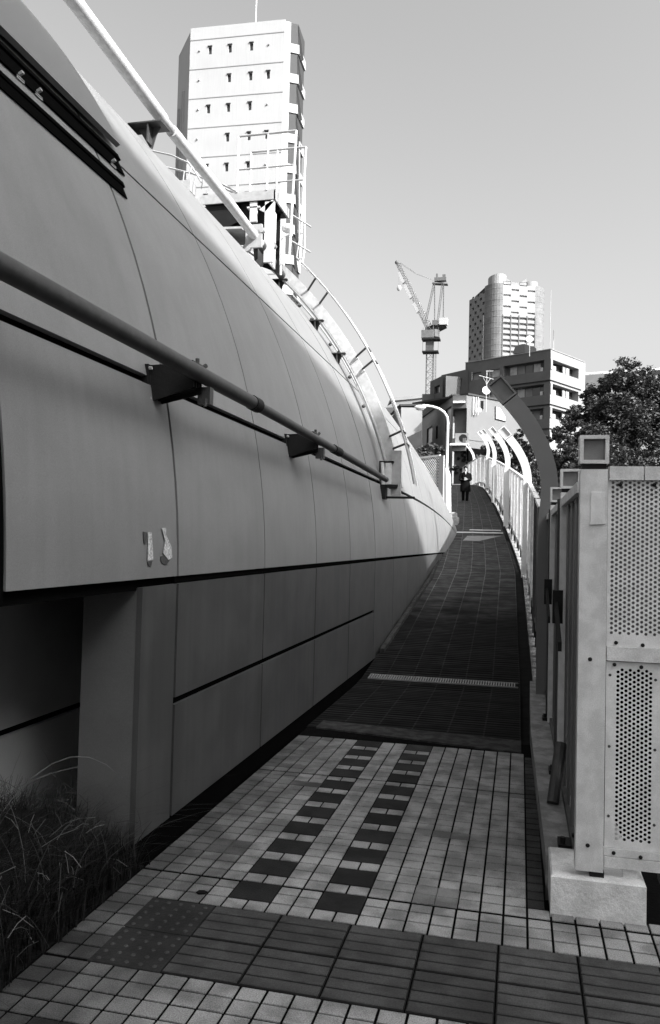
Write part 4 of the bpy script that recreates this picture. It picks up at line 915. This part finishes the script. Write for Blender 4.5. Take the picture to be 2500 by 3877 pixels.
for xx in (1101, 1107, 1112):   # roof ladder hoops
    q = fpx(xx, 968)+nF*.15; mb = MB(); mb.tube([q, q+Z*1.15+ur_*.02, q+Z*1.35+nF*-.1+ur_*.1, q+Z*1.3-nF*.5+ur_*.2, q+Z*.6-nF*.6+ur_*.25], .03, 6); mb.build('ladder_hoop', RAILW, sm, smooth=True)
p = fpx(1107, 957)+nF*.5; dish('satellite_dish', p, .17, 'small white dish on the sunlit wall of the corner house', p-nF*.45-Z*.25)
# aerial mast with a round white dish
p = at(1135, 910, 57.5); am = dish('aerial_mast', p, .29, 'aerial mast with a round white dish and crossbars above the corner house roof', p-Z*1.6-(CAM-p).normalized()*.2)
mb = MB(); q = V(am.location); mb.tube([q+Z*1.4, q+Z*3.0], .03, 6); mb.tube([q+Z*2.55-ur_*.85, q+Z*2.50+ur_*.75], .025, 6); mb.tube([q+Z*2.05, q+Z*2.5-ur_*.4], .02, 6); mb.tube([q+Z*2.05, q+Z*2.5+ur_*.4], .02, 6); mb.tube([q+Z*2.98-ur_*.1, q+Z*3.1+ur_*.7], .02, 6); mb.build('antenna', STEEL, am); am['category'] = 'aerial'

# ---- houses further left, behind the nose of the dome
BK = flat(fw)
gh = thing('gable_house', tuple(V(at(925, 1100, 62)).xy)+(-.45,), 'white gabled house with a dark shaded lower side, seen past the dome nose', 'building')
P = lambda x, y, d=62: at(x, y, d)
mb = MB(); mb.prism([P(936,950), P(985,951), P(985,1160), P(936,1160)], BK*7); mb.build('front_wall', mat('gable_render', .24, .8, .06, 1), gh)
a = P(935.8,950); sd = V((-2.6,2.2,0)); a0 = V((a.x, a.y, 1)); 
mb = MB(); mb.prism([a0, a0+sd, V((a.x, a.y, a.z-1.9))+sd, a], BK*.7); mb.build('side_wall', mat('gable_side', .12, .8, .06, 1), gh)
b_ = P(988,946); mb = MB(); mb.ob(P(934,947), b_-P(934,947)+V((.1,0,0)), BK*6.8, Z*.15); c_ = P(934,947); mb.prism([c_-V((0,.15,0)), c_-V((0,.15,-.15)), c_+sd*1.15-V((0,.15,2.05)), c_+sd*1.15-V((0,.15,2.2))], BK*1); mb.build('roof', ROOFD, gh)
mb = MB(); mb.prism([P(925,1032,58), P(984,1003,58), P(984,1170,58), P(920,1170,58)], BK*2); o = mb.build('boundary_wall', mat('shaded_wall', .03, .9, .3, 2), None); tag(o, 'dark shaded wall below the white gabled house', 'wall')
fb = thing('flat_roofed_block', tuple(V(at(930, 1000, 130)).xy)+(-.45,), 'low grey flat-roofed block with long dark windows behind the white gabled house', 'building')
q = lambda x, y: at(x, y, 130)
mb = MB(); mb.prism([q(880,960), q(925,935), q(990,928), q(1000,932), q(1000,1100), q(880,1100)], BK*14); mb.build('walls', LBRICK, fb)
for (x0, y0, x1, y1) in ((900,957,922,966),(926,953,950,962),(954,950,972,958),(905,985,925,992)):
    mb = MB(); mb.ob(q(x0,y1)-V((0,.3,0)), q(x1,y1-2)-q(x0,y1), V((0,.25,0)), V((0,0,(y1-y0)*.11))); mb.build('window_band', GLASS, fb)
mb = MB(); mb.ob(q(912,936)-V((0,.3,0)), q(992,928)-q(912,936), BK*12, V((0,0,.5))); mb.build('parapet', MIDW, fb)
rb = thing('dark_block', tuple(V(at(1390, 900, 130)).xy)+(-.45,), 'dark flat-roofed block right of the pale balconies, half behind the tree', 'building')
q = lambda x, y: at(x, y, 130)
mb = MB(); mb.prism([q(1366,874), q(1410,868), q(1406,1000), q(1368,1000)], BK*14); mb.build('walls', BRICK, rb)
mb = MB(); mb.prism([q(1364,869), q(1560,856), q(1560,861), q(1364,875)], BK*14); mb.build('parapet', WHITE, rb)

# ================================================================ TOWER CRANE
D = 230
cr = thing('tower_crane', tuple(V(at(998, 918, D)).xy)+(-.45,), 'tall construction crane with a lattice mast and luffing jib raised to the left', 'crane')
def lattice(mb, a, b_, w, n, r_=.07, taper=1.0):
    a, b_ = V(a), V(b_); d = (b_-a).normalized(); e1 = V((1,0,0)); e1 = (e1-d*e1.dot(d)).normalized(); e2 = d.cross(e1)
    def c(t, k): 
        ww = w*(1+(taper-1)*t)/2; s1, s2 = ((1,1),(1,-1),(-1,-1),(-1,1))[k]; return a+(b_-a)*t+e1*ww*s1+e2*ww*s2
    for k in range(4): mb.tube([c(0,k), c(1,k)], r_, 4, False)
    for i in range(n):
        t0, t1 = i/n, (i+1)/n
        for k in range(4):
            mb.tube([c(t0,k), c(t1,(k+1) % 4)], r_*.6, 3, False); mb.tube([c(t1,k), c(t1,(k+1) % 4)], r_*.6, 3, False)
mx, my = 999.0, D
p0 = at(999, 930, D); p1 = at(1003, 824, D)
CRM = mat('crane_paint', .09, .6, .15, 2)
mb = MB(); lattice(mb, (p1.x, p1.y, -.45), (p1.x, p1.y, p1.z+8), 1.9, 34, .11); mb.build('mast', CRM, cr)
p1b = at(1010, 860, D)
mb = MB(); lattice(mb, at(1013, 930, D), at(1014, 826, D), .8, 14, .05); mb.build('hoist_mast', CRM, cr)
def plat(y, x0, x1, h, m=CRM, dd=2.4):
    a = at(x0, y, D); b_ = at(x1, y, D); mb = MB(); mb.ob((a.x, a.y-dd/2, a.z), (b_.x-a.x, 0, 0), (0, dd, 0), (0, 0, h)); return mb
plat(824, 986, 1024, .4, DARK, 3).build('lower_platform', DARK, cr)
mb = MB(); 
for x in (986, 1000, 1022): a = at(x, 824, D); mb.tube([a, a+Z*7.5], .06, 4)
mb.build('cage_posts', CRM, cr)
plat(795, 985, 1028, .5, DARK, 3).build('climbing_platform', DARK, cr)
plat(790, 984, 1012, 2.2, CRM, 2.6).build('climbing_frame', mat('crane_grey', .1, .6, .3, 1), cr)
mb = MB(); a = at(996, 820, D); mb.ob((a.x-.3,a.y-1,a.z), (2.2,0,0), (0,2,0), (0,0,4.4)); mb.build('mast_sleeve', mat('crane_dark', .06, .6, .3, 1), cr)
mb = MB(); a = at(992, 768, D); b_ = at(1040, 757, D); mb.prism([a+V((0,0,-.6)), b_+V((-2.6,0,-1.2)), b_, b_+V((-.5,0,.5)), a+V((2,0,1.2)), a+V((0,0,.3))], (0,4,0)); mb.build('slewing_deck', DARK, cr)
a = at(1005, 775, D); mb = MB(); mb.tube([(a.x+.8,a.y+1.5,a.z-1.2),(a.x+.8,a.y+1.5,a.z+.9)], 1.6, 12); mb.build('slewing_ring', mat('crane_dark', .06), cr)
a = at(1024, 757, D); mb = MB(); mb.ob((a.x,a.y,a.z), (2.4,0,0), (0,2,0), (0,0,2.0)); mb.build('machinery_house', WHITE, cr)
a = at(1008, 757, D); mb = MB(); mb.ob((a.x,a.y,a.z-.2), (1.6,0,0), (0,2,0), (0,0,1.5)); mb.build('winch', CRM, cr)
for (x0, y0, x1, y1, w) in ((992,755,1013,660,.5),(1014,752,1014,660,.2),(1021,752,1032,662,.5),(1034,752,1035,662,.2)):
    mb = MB(); lattice(mb, at(x0,y0,D), at(x1,y1,D), w, 14, .05); mb.build('frame_leg', CRM, cr)
mb = MB(); a = at(1008, 660, D); b_ = at(1044, 662, D); mb.ob(a, b_-a, (0,2,0), (0,0,.35)); mb.build('head_platform', CRM, cr)
mb = MB(); a = at(1013, 655, D); mb.ob(a, (3.4,0,0), (0,1.5,0), (0,0,1.0)); a = at(1017, 650, D); mb.ob(a, (.5,0,0), (0,.5,0), (0,0,1.5)); a = at(1032, 651, D); mb.ob(a, (.9,0,0), (0,.5,0), (0,0,1.4)); mb.build('head_sheaves', CRM, cr)
mb = MB(); lattice(mb, at(1000,762,D)+V((0,1.5,0)), at(928,614,D-6), 1.6, 26, .09, .55); mb.build('jib', mat('jib_paint', .28, .5, .1, 1), cr)
for t_, h_ in ((.30,3.5),(.52,5),(.75,4)):
    a = at(1000,762,D)+V((0,1.5,0)); b_ = at(928,614,D-6); c_ = a+(b_-a)*t_; mb = MB(); mb.ob(c_-V((.9,.5,1.2)), (b_-a).normalized()*h_*.8, (0,1,0), (.7,0,.6)); mb.build('jib_sheet', WHITE, cr)
mb = MB(); a = at(926,612,D-6); mb.sphere(a, .6, 8, 6); mb.build('jib_head', CRM, cr)
for dy in (0, 2.2):
    mb = MB(); mb.tube([at(1016,655,D), at(970,635,D-3)-Z*(.2+dy*.1), at(934,612+dy,D-6)], .07, 4); mb.build('pendant', CRM, cr)
mb = MB(); a = at(930,618,D-6); b_ = at(931,672,D-6); mb.tube([a, b_], .03, 3); mb.build('hoist_rope', CRM, cr)
mb = MB(); mb.sphere(b_, .7, 8, 6, (.9,.6,1.2)); mb.build('hook_block', WHITE, cr)
mb = MB(); a = at(985,919,112); mb.ob((a.x,a.y,-.45), (4,0,0), (0,4,0), (0,0,a.z+.45)); 
o = mb.build('roof_lodge', BRICK); tag(o, 'dark roof box at the foot of the crane mast, behind the corner house', 'building')
# ================================================================ LANDING BEHIND THE DOME: MESH FENCE, STREET LAMP
def lft(y, h=0): return V((lerp(LX, y), y, PZ(y)+h))
cf = thing('chain_link_fence', tuple(at(1008,1190,29)), 'short chain-link fence panel with white frame and solid white skirt beside the street lamp', 'fence')
a = at(968, 1192, 30.5); b_ = at(1038, 1192, 29); ht0 = at(1038, 1062, 29).z; hm = at(1038, 1141, 29).z; hb = at(1038, 1192, 29).z
a = V((a.x, a.y, hb)); b_ = V((b_.x, b_.y, hb)); u = flat(b_-a); n_ = V((u.y,-u.x,0)); L_ = (b_-a).length
mb = MB(); mb.ob(a, u*L_, n_*.06, Z*(hm-hb)); mb.ob(a+u*(L_-.28)-n_*.0+n_*.061, u*.28, n_*.05, Z*(ht0-hb)); mb.build('skirt', WHITE, cf)
mb = MB(); mb.ob(a+Z*(ht0-hb)-n_*.01, u*(L_-.3), n_*.06, Z*.06); mb.build('top_bar', RAILW, cf)
mb = MB(); mb.tube([a+Z*(ht0-hb)+u*.02, a+u*.02+Z*(hm-hb)], .03, 8); mb.tube([a+u*(L_-.32)+Z*(ht0-hb), a+u*(L_-.32)+Z*(hm-hb)], .03, 8); mb.build('frame_bars', RAILW, cf)
mb = MB(); hh = ht0-hm; st = .11; W_ = L_-.32
k = -hh
while k < W_:
    for s_ in (1, -1):
        x0, z0, x1, z1 = (k, 0, k+hh, hh) if s_ == 1 else (k+hh, 0, k, hh)
        # clip to the frame
        def cl(x0, z0, x1, z1):
            pts = []
            for (x, z) in ((x0,z0),(x1,z1)):
                if x < 0: t = (0-x0)/(x1-x0); pts.append((0, z0+(z1-z0)*t))
                elif x > W_: t = (W_-x0)/(x1-x0); pts.append((W_, z0+(z1-z0)*t))
                else: pts.append((x, z))
            return pts
        (xa, za), (xb, zb) = cl(x0, z0, x1, z1)
        if abs(xa-xb) > .02: mb.tube([a+u*xa+Z*(hm-hb+za)+n_*(.03+.004*s_), a+u*xb+Z*(hm-hb+zb)+n_*(.03+.004*s_)], .008, 4, False)
    k += st
mb.build('mesh', RAILW, cf)
sp = at(1045, 1190, 28)
st_ = thing('street_lamp', tuple(sp), 'white swan-neck street lamp standing at the top of the ramp beside the chain-link fence', 'street lamp')
mb = MB(); arm = [at(1045,1190,28), at(1046,1150,28), at(1048,1125,28)]; mb.tube([sp-Z*.2, at(1044,1145,28), at(1044,1110,28), at(1041,1092,28)], [.12,.12,.115,.07], 12); mb.build('base_sleeve', RAILW, st_, smooth=True)
mb = MB(); pts = [at(1042,1095,28), at(1045,985,28), at(1043,972,28), at(1036,961,28), at(1024,953,28), at(1008,948,28), at(993,946,28), at(986,946,28)]; mb.tube(pts, [.05,.045,.045,.043,.042,.04,.04,.04], 12); mb.build('swan_neck', RAILW, st_, smooth=True)
mb = MB(); q = at(980, 950, 28); mb.sphere(q, .11, 12, 8, (1.9,.9,.75)); lh = mb.build('lamp_head', RAILW, st_, smooth=True)
mb = MB(); mb.sphere(q-Z*.07, .085, 10, 6, (1.7,.8,.5)); mb.build('lens', CURT, lh)
for (x, y, w, h_, d, lab) in ((1022, 1206, .7, .18, 27.5, 'pale stone block stacked at the foot of the white street lamp'), (1030, 1214, .62, .14, 26.3, 'pale flat step below the block at the foot of the street lamp')):
    q = at(x, y, d); mb = MB(); mb.bev(q.x-.2, q.x+w-.1, q.y, q.y+.8, q.z-.5, q.z+h_, .02); mb.box(q.x-.15, q.x+w*.5, q.y+.1, q.y+.5, q.z+h_+.002, q.z+h_+.1); o = mb.build('stone_block', CONC); tag(o, lab, 'block')
# ================================================================ VEGETATION
def leaves(mb, blobs, n, size, rnd, zmin=-99, flatn=.6):
    tot = sum(b[3]**2 for b in blobs)
    for (cx, cy, cz, r) in blobs:
        m = int(n*r*r/tot)
        nb = max(4, int(m/70)); subs = []
        for _ in range(nb):
            d = V((rnd.gauss(0,1), rnd.gauss(0,1), rnd.gauss(0,1)*.85+.15)).normalized()*r*rnd.uniform(.45,1.05); subs.append((d, r*rnd.uniform(.14,.30)))
        for _ in range(m):
            c_, sr = rnd.choice(subs)
            d = V((rnd.gauss(0,1), rnd.gauss(0,1), rnd.gauss(0,1))).normalized()*sr*rnd.uniform(.3,1.1)
            p = V((cx,cy,cz))+c_+V((d.x, d.y, d.z*.7)); s = size*rnd.uniform(.6,1.4)
            if p.z < zmin: continue
            a = V((rnd.gauss(0,1), rnd.gauss(0,1), rnd.gauss(0,flatn))).normalized(); b_ = a.cross(V((rnd.gauss(0,1),rnd.gauss(0,1),rnd.gauss(0,1)))).normalized()
            mb.add([p-a*s, p-b_*s*.45, p+a*s, p+b_*s*.45], [(0,1,2,3)], rnd.uniform(.5,1.5))
def tree(name, lab, base, blobs, n, size, seed, m=LEAF, cat='tree', trunk=True, tr_=.2):
    rnd = random.Random(seed); t = thing(name, base, lab, cat); base = V(base)
    mb = MB(); leaves(mb, blobs, n, size, rnd); mb.build('crown' if trunk else 'foliage', m, t)
    if trunk:
        mb = MB(); top = V(blobs[0][:3]); fork = base.lerp(top, .45)+V((.1,0,0)); mb.tube([base-Z*.4, base.lerp(fork,.5)+V((.05,.03,0)), fork], [tr_*1.3, tr_, tr_*.8], 10)
        for b_ in blobs: q = V(b_[:3]); mb.tube([fork, fork.lerp(q,.5)+V((rnd.uniform(-.3,.3), rnd.uniform(-.3,.3), .25)), q], [tr_*.6, tr_*.35, tr_*.12], 6)
        mb.build('trunk', BARK, t)
    return t
def bl(x, y, d, rpx): p = at(x, y, d); return (p.x, p.y, p.z, rpx*S_/F*d)
S_ = 2500/1540
q = at(1450, 1150, 36)
tree('evergreen_tree', 'large dark evergreen tree rising behind the perforated screen on the right', (q.x, q.y, -.45),
     [bl(1460,905,36,62), bl(1400,945,36,50), bl(1510,935,37,62), bl(1355,1000,35,50), bl(1440,985,35,70), bl(1500,1010,36,72), bl(1560,960,37,60), bl(1400,1050,34,60), bl(1345,965,36,26)], 52000, .075, 1, tr_=.28)
q = at(1310, 1150, 30)
tree('round_shrub', 'dark bushy tree left of the large evergreen, behind the fence posts', (q.x, q.y, -.45), [bl(1320,1050,30,40), bl(1290,1100,30,45), bl(1350,1090,29,50), bl(1330,1150,29,60), bl(1300,1020,31,24)], 17000, .06, 2, tr_=.12)
q = at(1470, 1120, 24)
tree('near_hedge', 'dense hedge directly behind the top edge of the perforated screen', (q.x, q.y, -.45), [bl(1390,1110,22,60), bl(1450,1115,21,62), bl(1510,1112,22,64), bl(1565,1115,22,60), bl(1480,1170,21,75)], 22000, .05, 3, trunk=False, cat='hedge')
q = at(1215, 1140, 44)
tree('hillside_bush', 'leafy bush filling the gap between the third and nearest curved lamp posts', (q.x, q.y, 1), [bl(1215,1020,47,22), bl(1195,1055,46,32), bl(1228,1060,45,30), bl(1220,1110,42,40), bl(1180,1090,46,36), bl(1160,1040,49,22), bl(1245,1050,44,22)], 15000, .09, 4, m=LEAF, tr_=.12)
q = at(1250, 1140, 26)
tree('clipped_hedge', 'sunlit low clipped hedge left of the nearest curved lamp post', (q.x, q.y, .5), [bl(1240,1128,26,22), bl(1258,1122,25,24), bl(1250,1155,25,34), bl(1268,1130,25,20)], 9000, .05, 5, m=LEAF2, trunk=False, cat='hedge')
q = at(1090, 1100, 60)
tree('corner_shrub', 'dark shrub under the farthest curved lamp post near the corner house', (q.x, q.y, 5.2), [bl(1085,1068,60,20), bl(1110,1058,61,24), bl(1135,1045,61,24), bl(1073,1095,60,18), bl(1120,1085,59,28), bl(1150,1070,60,24)], 9000, .10, 6, m=LEAF, tr_=.1)
q = at(1000, 1100, 45)
tree('pale_bush', 'sunlit pale bush behind the chain-link fence', (q.x, q.y, 3.5), [bl(985,1052,34,16), bl(1008,1046,34,18), bl(1028,1052,34,16), bl(1000,1085,33,30), bl(1025,1090,33,26), bl(975,1075,34,18)], 12000, .055, 8, m=LEAF2, tr_=.08)
# dead grass and bramble in the recess
rnd = random.Random(11)
gm = MB()
def blade(mb, p, h, lean, w, tone, seg=5):
    p = V(p); a = rnd.uniform(0, 2*pi); d = V((cos(a), sin(a), 0)); s = V((-sin(a), cos(a), 0)); vs = []
    for k in range(seg+1):
        t = k/seg; q = p+Z*(h*(t-.35*lean*t*t))+d*(h*lean*t*t); ww = w*(1-t*.85); vs += [q-s*ww, q+s*ww]
    mb.add(vs, [(2*k, 2*k+1, 2*k+3, 2*k+2) for k in range(seg)], tone)
for _ in range(14000):
    y = rnd.uniform(2.2, 3.62); x = rnd.uniform(-2.5, -1.83+.12*rnd.random())
    hmax = (.60 if x < -2.0 else .42)*(1-.45*((y-2.8)/.75)**2)
    blade(gm, (x, y, 0), rnd.uniform(.25, 1)*hmax, rnd.uniform(.15, .9), rnd.choice((.0012, .002, .0035, .005)), rnd.choice((.01,.015,.02,.03,.05,.14)))
g1 = gm.build('grass_clump', STRAW); g1['kind'] = 'stuff'; tag(g1, 'dark tangled dead grass growing in the recess at the foot of the wall', 'grass')
gm = MB()
for _ in range(150):
    y = rnd.uniform(2.2, 3.6); x = rnd.uniform(-2.3, -1.72)
    blade(gm, (x, y, rnd.uniform(0,.25)), rnd.uniform(.25,.6), rnd.uniform(.5, 1.8), rnd.uniform(.0012, .0022), rnd.choice((.15,.25,.5)), 7)
for _ in range(170):
    y = rnd.uniform(2.2, 3.5); x = rnd.uniform(-2.2, -1.70); z = rnd.uniform(.05,.45); d = V((rnd.uniform(-1,1), rnd.uniform(-1,1), rnd.uniform(-.7,.7))).normalized()*rnd.uniform(.04,.2)
    p = V((x,y,z)); gm.tube([p, p+d*.5+Z*.01, p+d], .0014, 3, False, rnd.choice((.3,.5,1.0)))
for (x0, y0, z0, x1, y1, z1, hh) in ((-2.2,2.9,.2,-1.85,3.55,.42,.25), (-2.3,2.8,.30,-2.0,3.4,.5,.06)):
    a = V((x0,y0,z0)); b_ = V((x1,y1,z1)); gm.tube([a.lerp(b_, t/8)+Z*(hh*4*(t/8)*(1-t/8)) for t in range(9)], .0018, 4, False, 1.0)
o = gm.build('dry_stalks', STRAW); o['kind'] = 'stuff'; tag(o, 'pale dry stalks lying over the dark dead grass', 'grass')
bd = MB(); bd.sphere((-2.15, 3.0, .0), .42, 16, 10, (.8,1.35,.9)); bd.build('grass_mound', SOIL, kind='structure')

# ================================================================ PERSON WALKING UP AHEAD
def skin(name, pts, edges, m, parent=None, sub=2, root=0):
    me = bpy.data.meshes.new(name); me.from_pydata([p[:3] for p in pts], edges, []); o = obj_link(bpy.data.objects.new(name, me)); me.materials.append(m)
    md = o.modifiers.new('skin', 'SKIN'); md.use_smooth_shade = True
    ly = me.skin_vertices[0].data if me.skin_vertices else None
    if ly is None:
        bpy.context.view_layer.objects.active = o; bpy.ops.object.modifier_apply  # layer is created with the modifier
    for i, p in enumerate(pts):
        r_ = p[3]; me.skin_vertices[0].data[i].radius = (r_, p[4] if len(p) > 4 else r_)
    me.skin_vertices[0].data[root].use_root = True
    sd = o.modifiers.new('sub', 'SUBSURF'); sd.levels = sub; sd.render_levels = sub
    if parent: o.parent = parent
    return o
def person():
    P0 = at(1085, 1173, 36.6); gz = PZ(P0.y)
    t = thing('person', (P0.x, P0.y, P0.z), 'person in a black knee-length coat walking towards the viewer, both hands at the chest', 'person')
    t.scale = (1,1,1); t.rotation_euler = (0,0,R_(8))
    # local frame: feet at z=0, facing -Y
    pts = [(0,0,.86,.13,.10),(0,-.005,1.05,.12,.095),(0,0,1.25,.15,.10),(0,.01,1.36,.09,.07),(0,0,1.43,.045,.045),(0,-.01,1.50,.07,.075),(0,-.015,1.58,.075,.085),(0,-.005,1.65,.045,.05),
           (.10,0,.84,.085,.09),(.09,-.06,.46,.055,.06),(.08,-.04,.08,.036,.04),(.085,-.14,.03,.032,.022),
           (-.09,.02,.84,.085,.09),(-.09,.04,.46,.055,.06),(-.08,.16,.10,.036,.04),(-.085,.08,.03,.032,.022),
           (.17,.01,1.34,.055,.055),(.23,.0,1.08,.045,.045),(.07,-.17,1.08,.032,.032),
           (-.17,.01,1.34,.055,.055),(-.24,.0,1.06,.045,.045),(-.06,-.17,1.05,.032,.032)]
    ed = [(0,1),(1,2),(2,3),(3,4),(4,5),(5,6),(6,7),(0,8),(8,9),(9,10),(10,11),(0,12),(12,13),(13,14),(14,15),(3,16),(16,17),(17,18),(3,19),(19,20),(20,21)]
    b_ = skin('body', pts, ed, SKIN, t)
    # coat: lathe-like shell with folds, open collar
    def shell(nm, rings, m, seg=20, cap=False):
        mb = MB(); vs = []; fs = []
        for (z, rx, ry, cy) in rings:
            for k in range(seg): a = 2*pi*k/seg; f_ = 1+.04*sin(3*a+z*5); vs.append((rx*f_*cos(a), cy+ry*f_*sin(a), z))
        for i in range(len(rings)-1):
            for k in range(seg): k2 = (k+1) % seg; fs.append((i*seg+k, i*seg+k2, (i+1)*seg+k2, (i+1)*seg+k))
        if cap: fs.append(tuple((len(rings)-1)*seg+k for k in range(seg)))
        mb.add(vs, fs); o = mb.build(nm, m, None, smooth=True); o.parent = t; return o
    shell('coat', [(.52,.235,.17,0),(.60,.24,.175,0),(.80,.225,.165,0),(.98,.195,.145,0),(1.12,.19,.14,0),(1.28,.215,.14,.0),(1.37,.19,.12,.01),(1.42,.10,.085,.01),(1.45,.07,.07,.01)], COAT)
    def limb(nm, ps, rs, m):
        mb = MB(); mb.tube(ps, rs, 12); o = mb.build(nm, m, None, smooth=True); o.parent = t; return o
    limb('sleeve', [(.165,.01,1.37),(.20,.01,1.30),(.245,.0,1.08),(.20,-.08,1.05),(.09,-.165,1.08)], [.06,.072,.062,.056,.046], COAT)
    limb('sleeve', [(-.165,.01,1.37),(-.20,.01,1.30),(-.255,.0,1.06),(-.20,-.08,1.03),(-.08,-.165,1.05)], [.06,.072,.062,.056,.046], COAT)
    limb('trouser_leg', [(.10,0,.84),(.09,-.05,.46),(.08,-.04,.08)], [.10,.075,.06], COAT); limb('trouser_leg', [(-.09,.02,.84),(-.09,.04,.46),(-.08,.16,.12)], [.10,.075,.06], COAT)
    for sx_, yy, zz in ((.083,-.10,.035),(-.083,.11,.05)):
        mb = MB(); mb.sphere((sx_, yy, zz), .05, 12, 8, (.9,2.4,.8)); o = mb.build('shoe', HAIR, None, smooth=True); o.parent = t
    mb = MB(); mb.sphere((0,.018,1.615), .098, 14, 10, (.92,1.0,1.0)); mb.sphere((0,.05,1.56), .085, 12, 8, (1,.8,1.1)); o = mb.build('hair', HAIR, None, smooth=True); o.parent = t
    # face and hands
    for sx_ in (.03,-.03): mb = MB(); mb.sphere((sx_,-.088,1.565), .011, 8, 6); o = mb.build('eye', HAIR, None); o.parent = b_
    mb = MB(); mb.sphere((0,-.105,1.54), .013, 8, 6, (.8,1,1.4)); o = mb.build('nose', SKIN, None, smooth=True); o.parent = b_
    mb = MB(); mb.sphere((0,-.092,1.50), .016, 8, 6, (1.3,.5,.4)); o = mb.build('mouth', HAIR, None); o.parent = b_
    for s_ in (1,-1):
        mb = MB(); c_ = V((.035*s_+.0, -.195, 1.075)); mb.sphere(c_, .036, 10, 8, (.8,1.0,1.2))
        for k in range(4): q = c_+V((-.02*s_, -.02, .025-.016*k)); mb.tube([q, q+V((-.022*s_,-.016,0)), q+V((-.04*s_,.002,-.002))], [.0085,.008,.007], 6)
        q = c_+V((0,.0,.03)); mb.tube([q, q+V((-.015*s_,-.01,.03)), q+V((-.025*s_,-.01,.045))], [.010,.009,.007], 6)
        o = mb.build('hand', SKIN, None, smooth=True); o.parent = t
    mb = MB(); mb.prism([(-.05,-.145,1.44),(-.005,-.15,1.30),(.005,-.15,1.30),(.05,-.145,1.44)], (0,.02,0)); o = mb.build('scarf', mat('light_scarf', .4, .9), None); o.parent = t
    ph = MB(); p_ = t.location+V((0,-.255,1.09)); ph.box(p_.x-.035,p_.x+.035,p_.y-.005,p_.y+.005,p_.z-.07,p_.z+.07); o = ph.build('phone', WHITE); tag(o, 'small pale phone held in the hands of the person in black', 'phone')
person()
q = CAM+(at(470,2083,1)-CAM)*(-H/(at(470,2083,1)-CAM).z)
mb = MB(); mb.prism([(q.x-.022,q.y-.008,.001),(q.x-.005,q.y-.02,.001),(q.x+.02,q.y-.01,.001),(q.x+.026,q.y+.008,.001),(q.x+.006,q.y+.018,.001),(q.x-.016,q.y+.012,.001)], (0,0,.006)); o = mb.build('fallen_leaf', SOIL); tag(o, 'small dark fallen leaf on the pale tiles left of the first dark square', 'leaf')
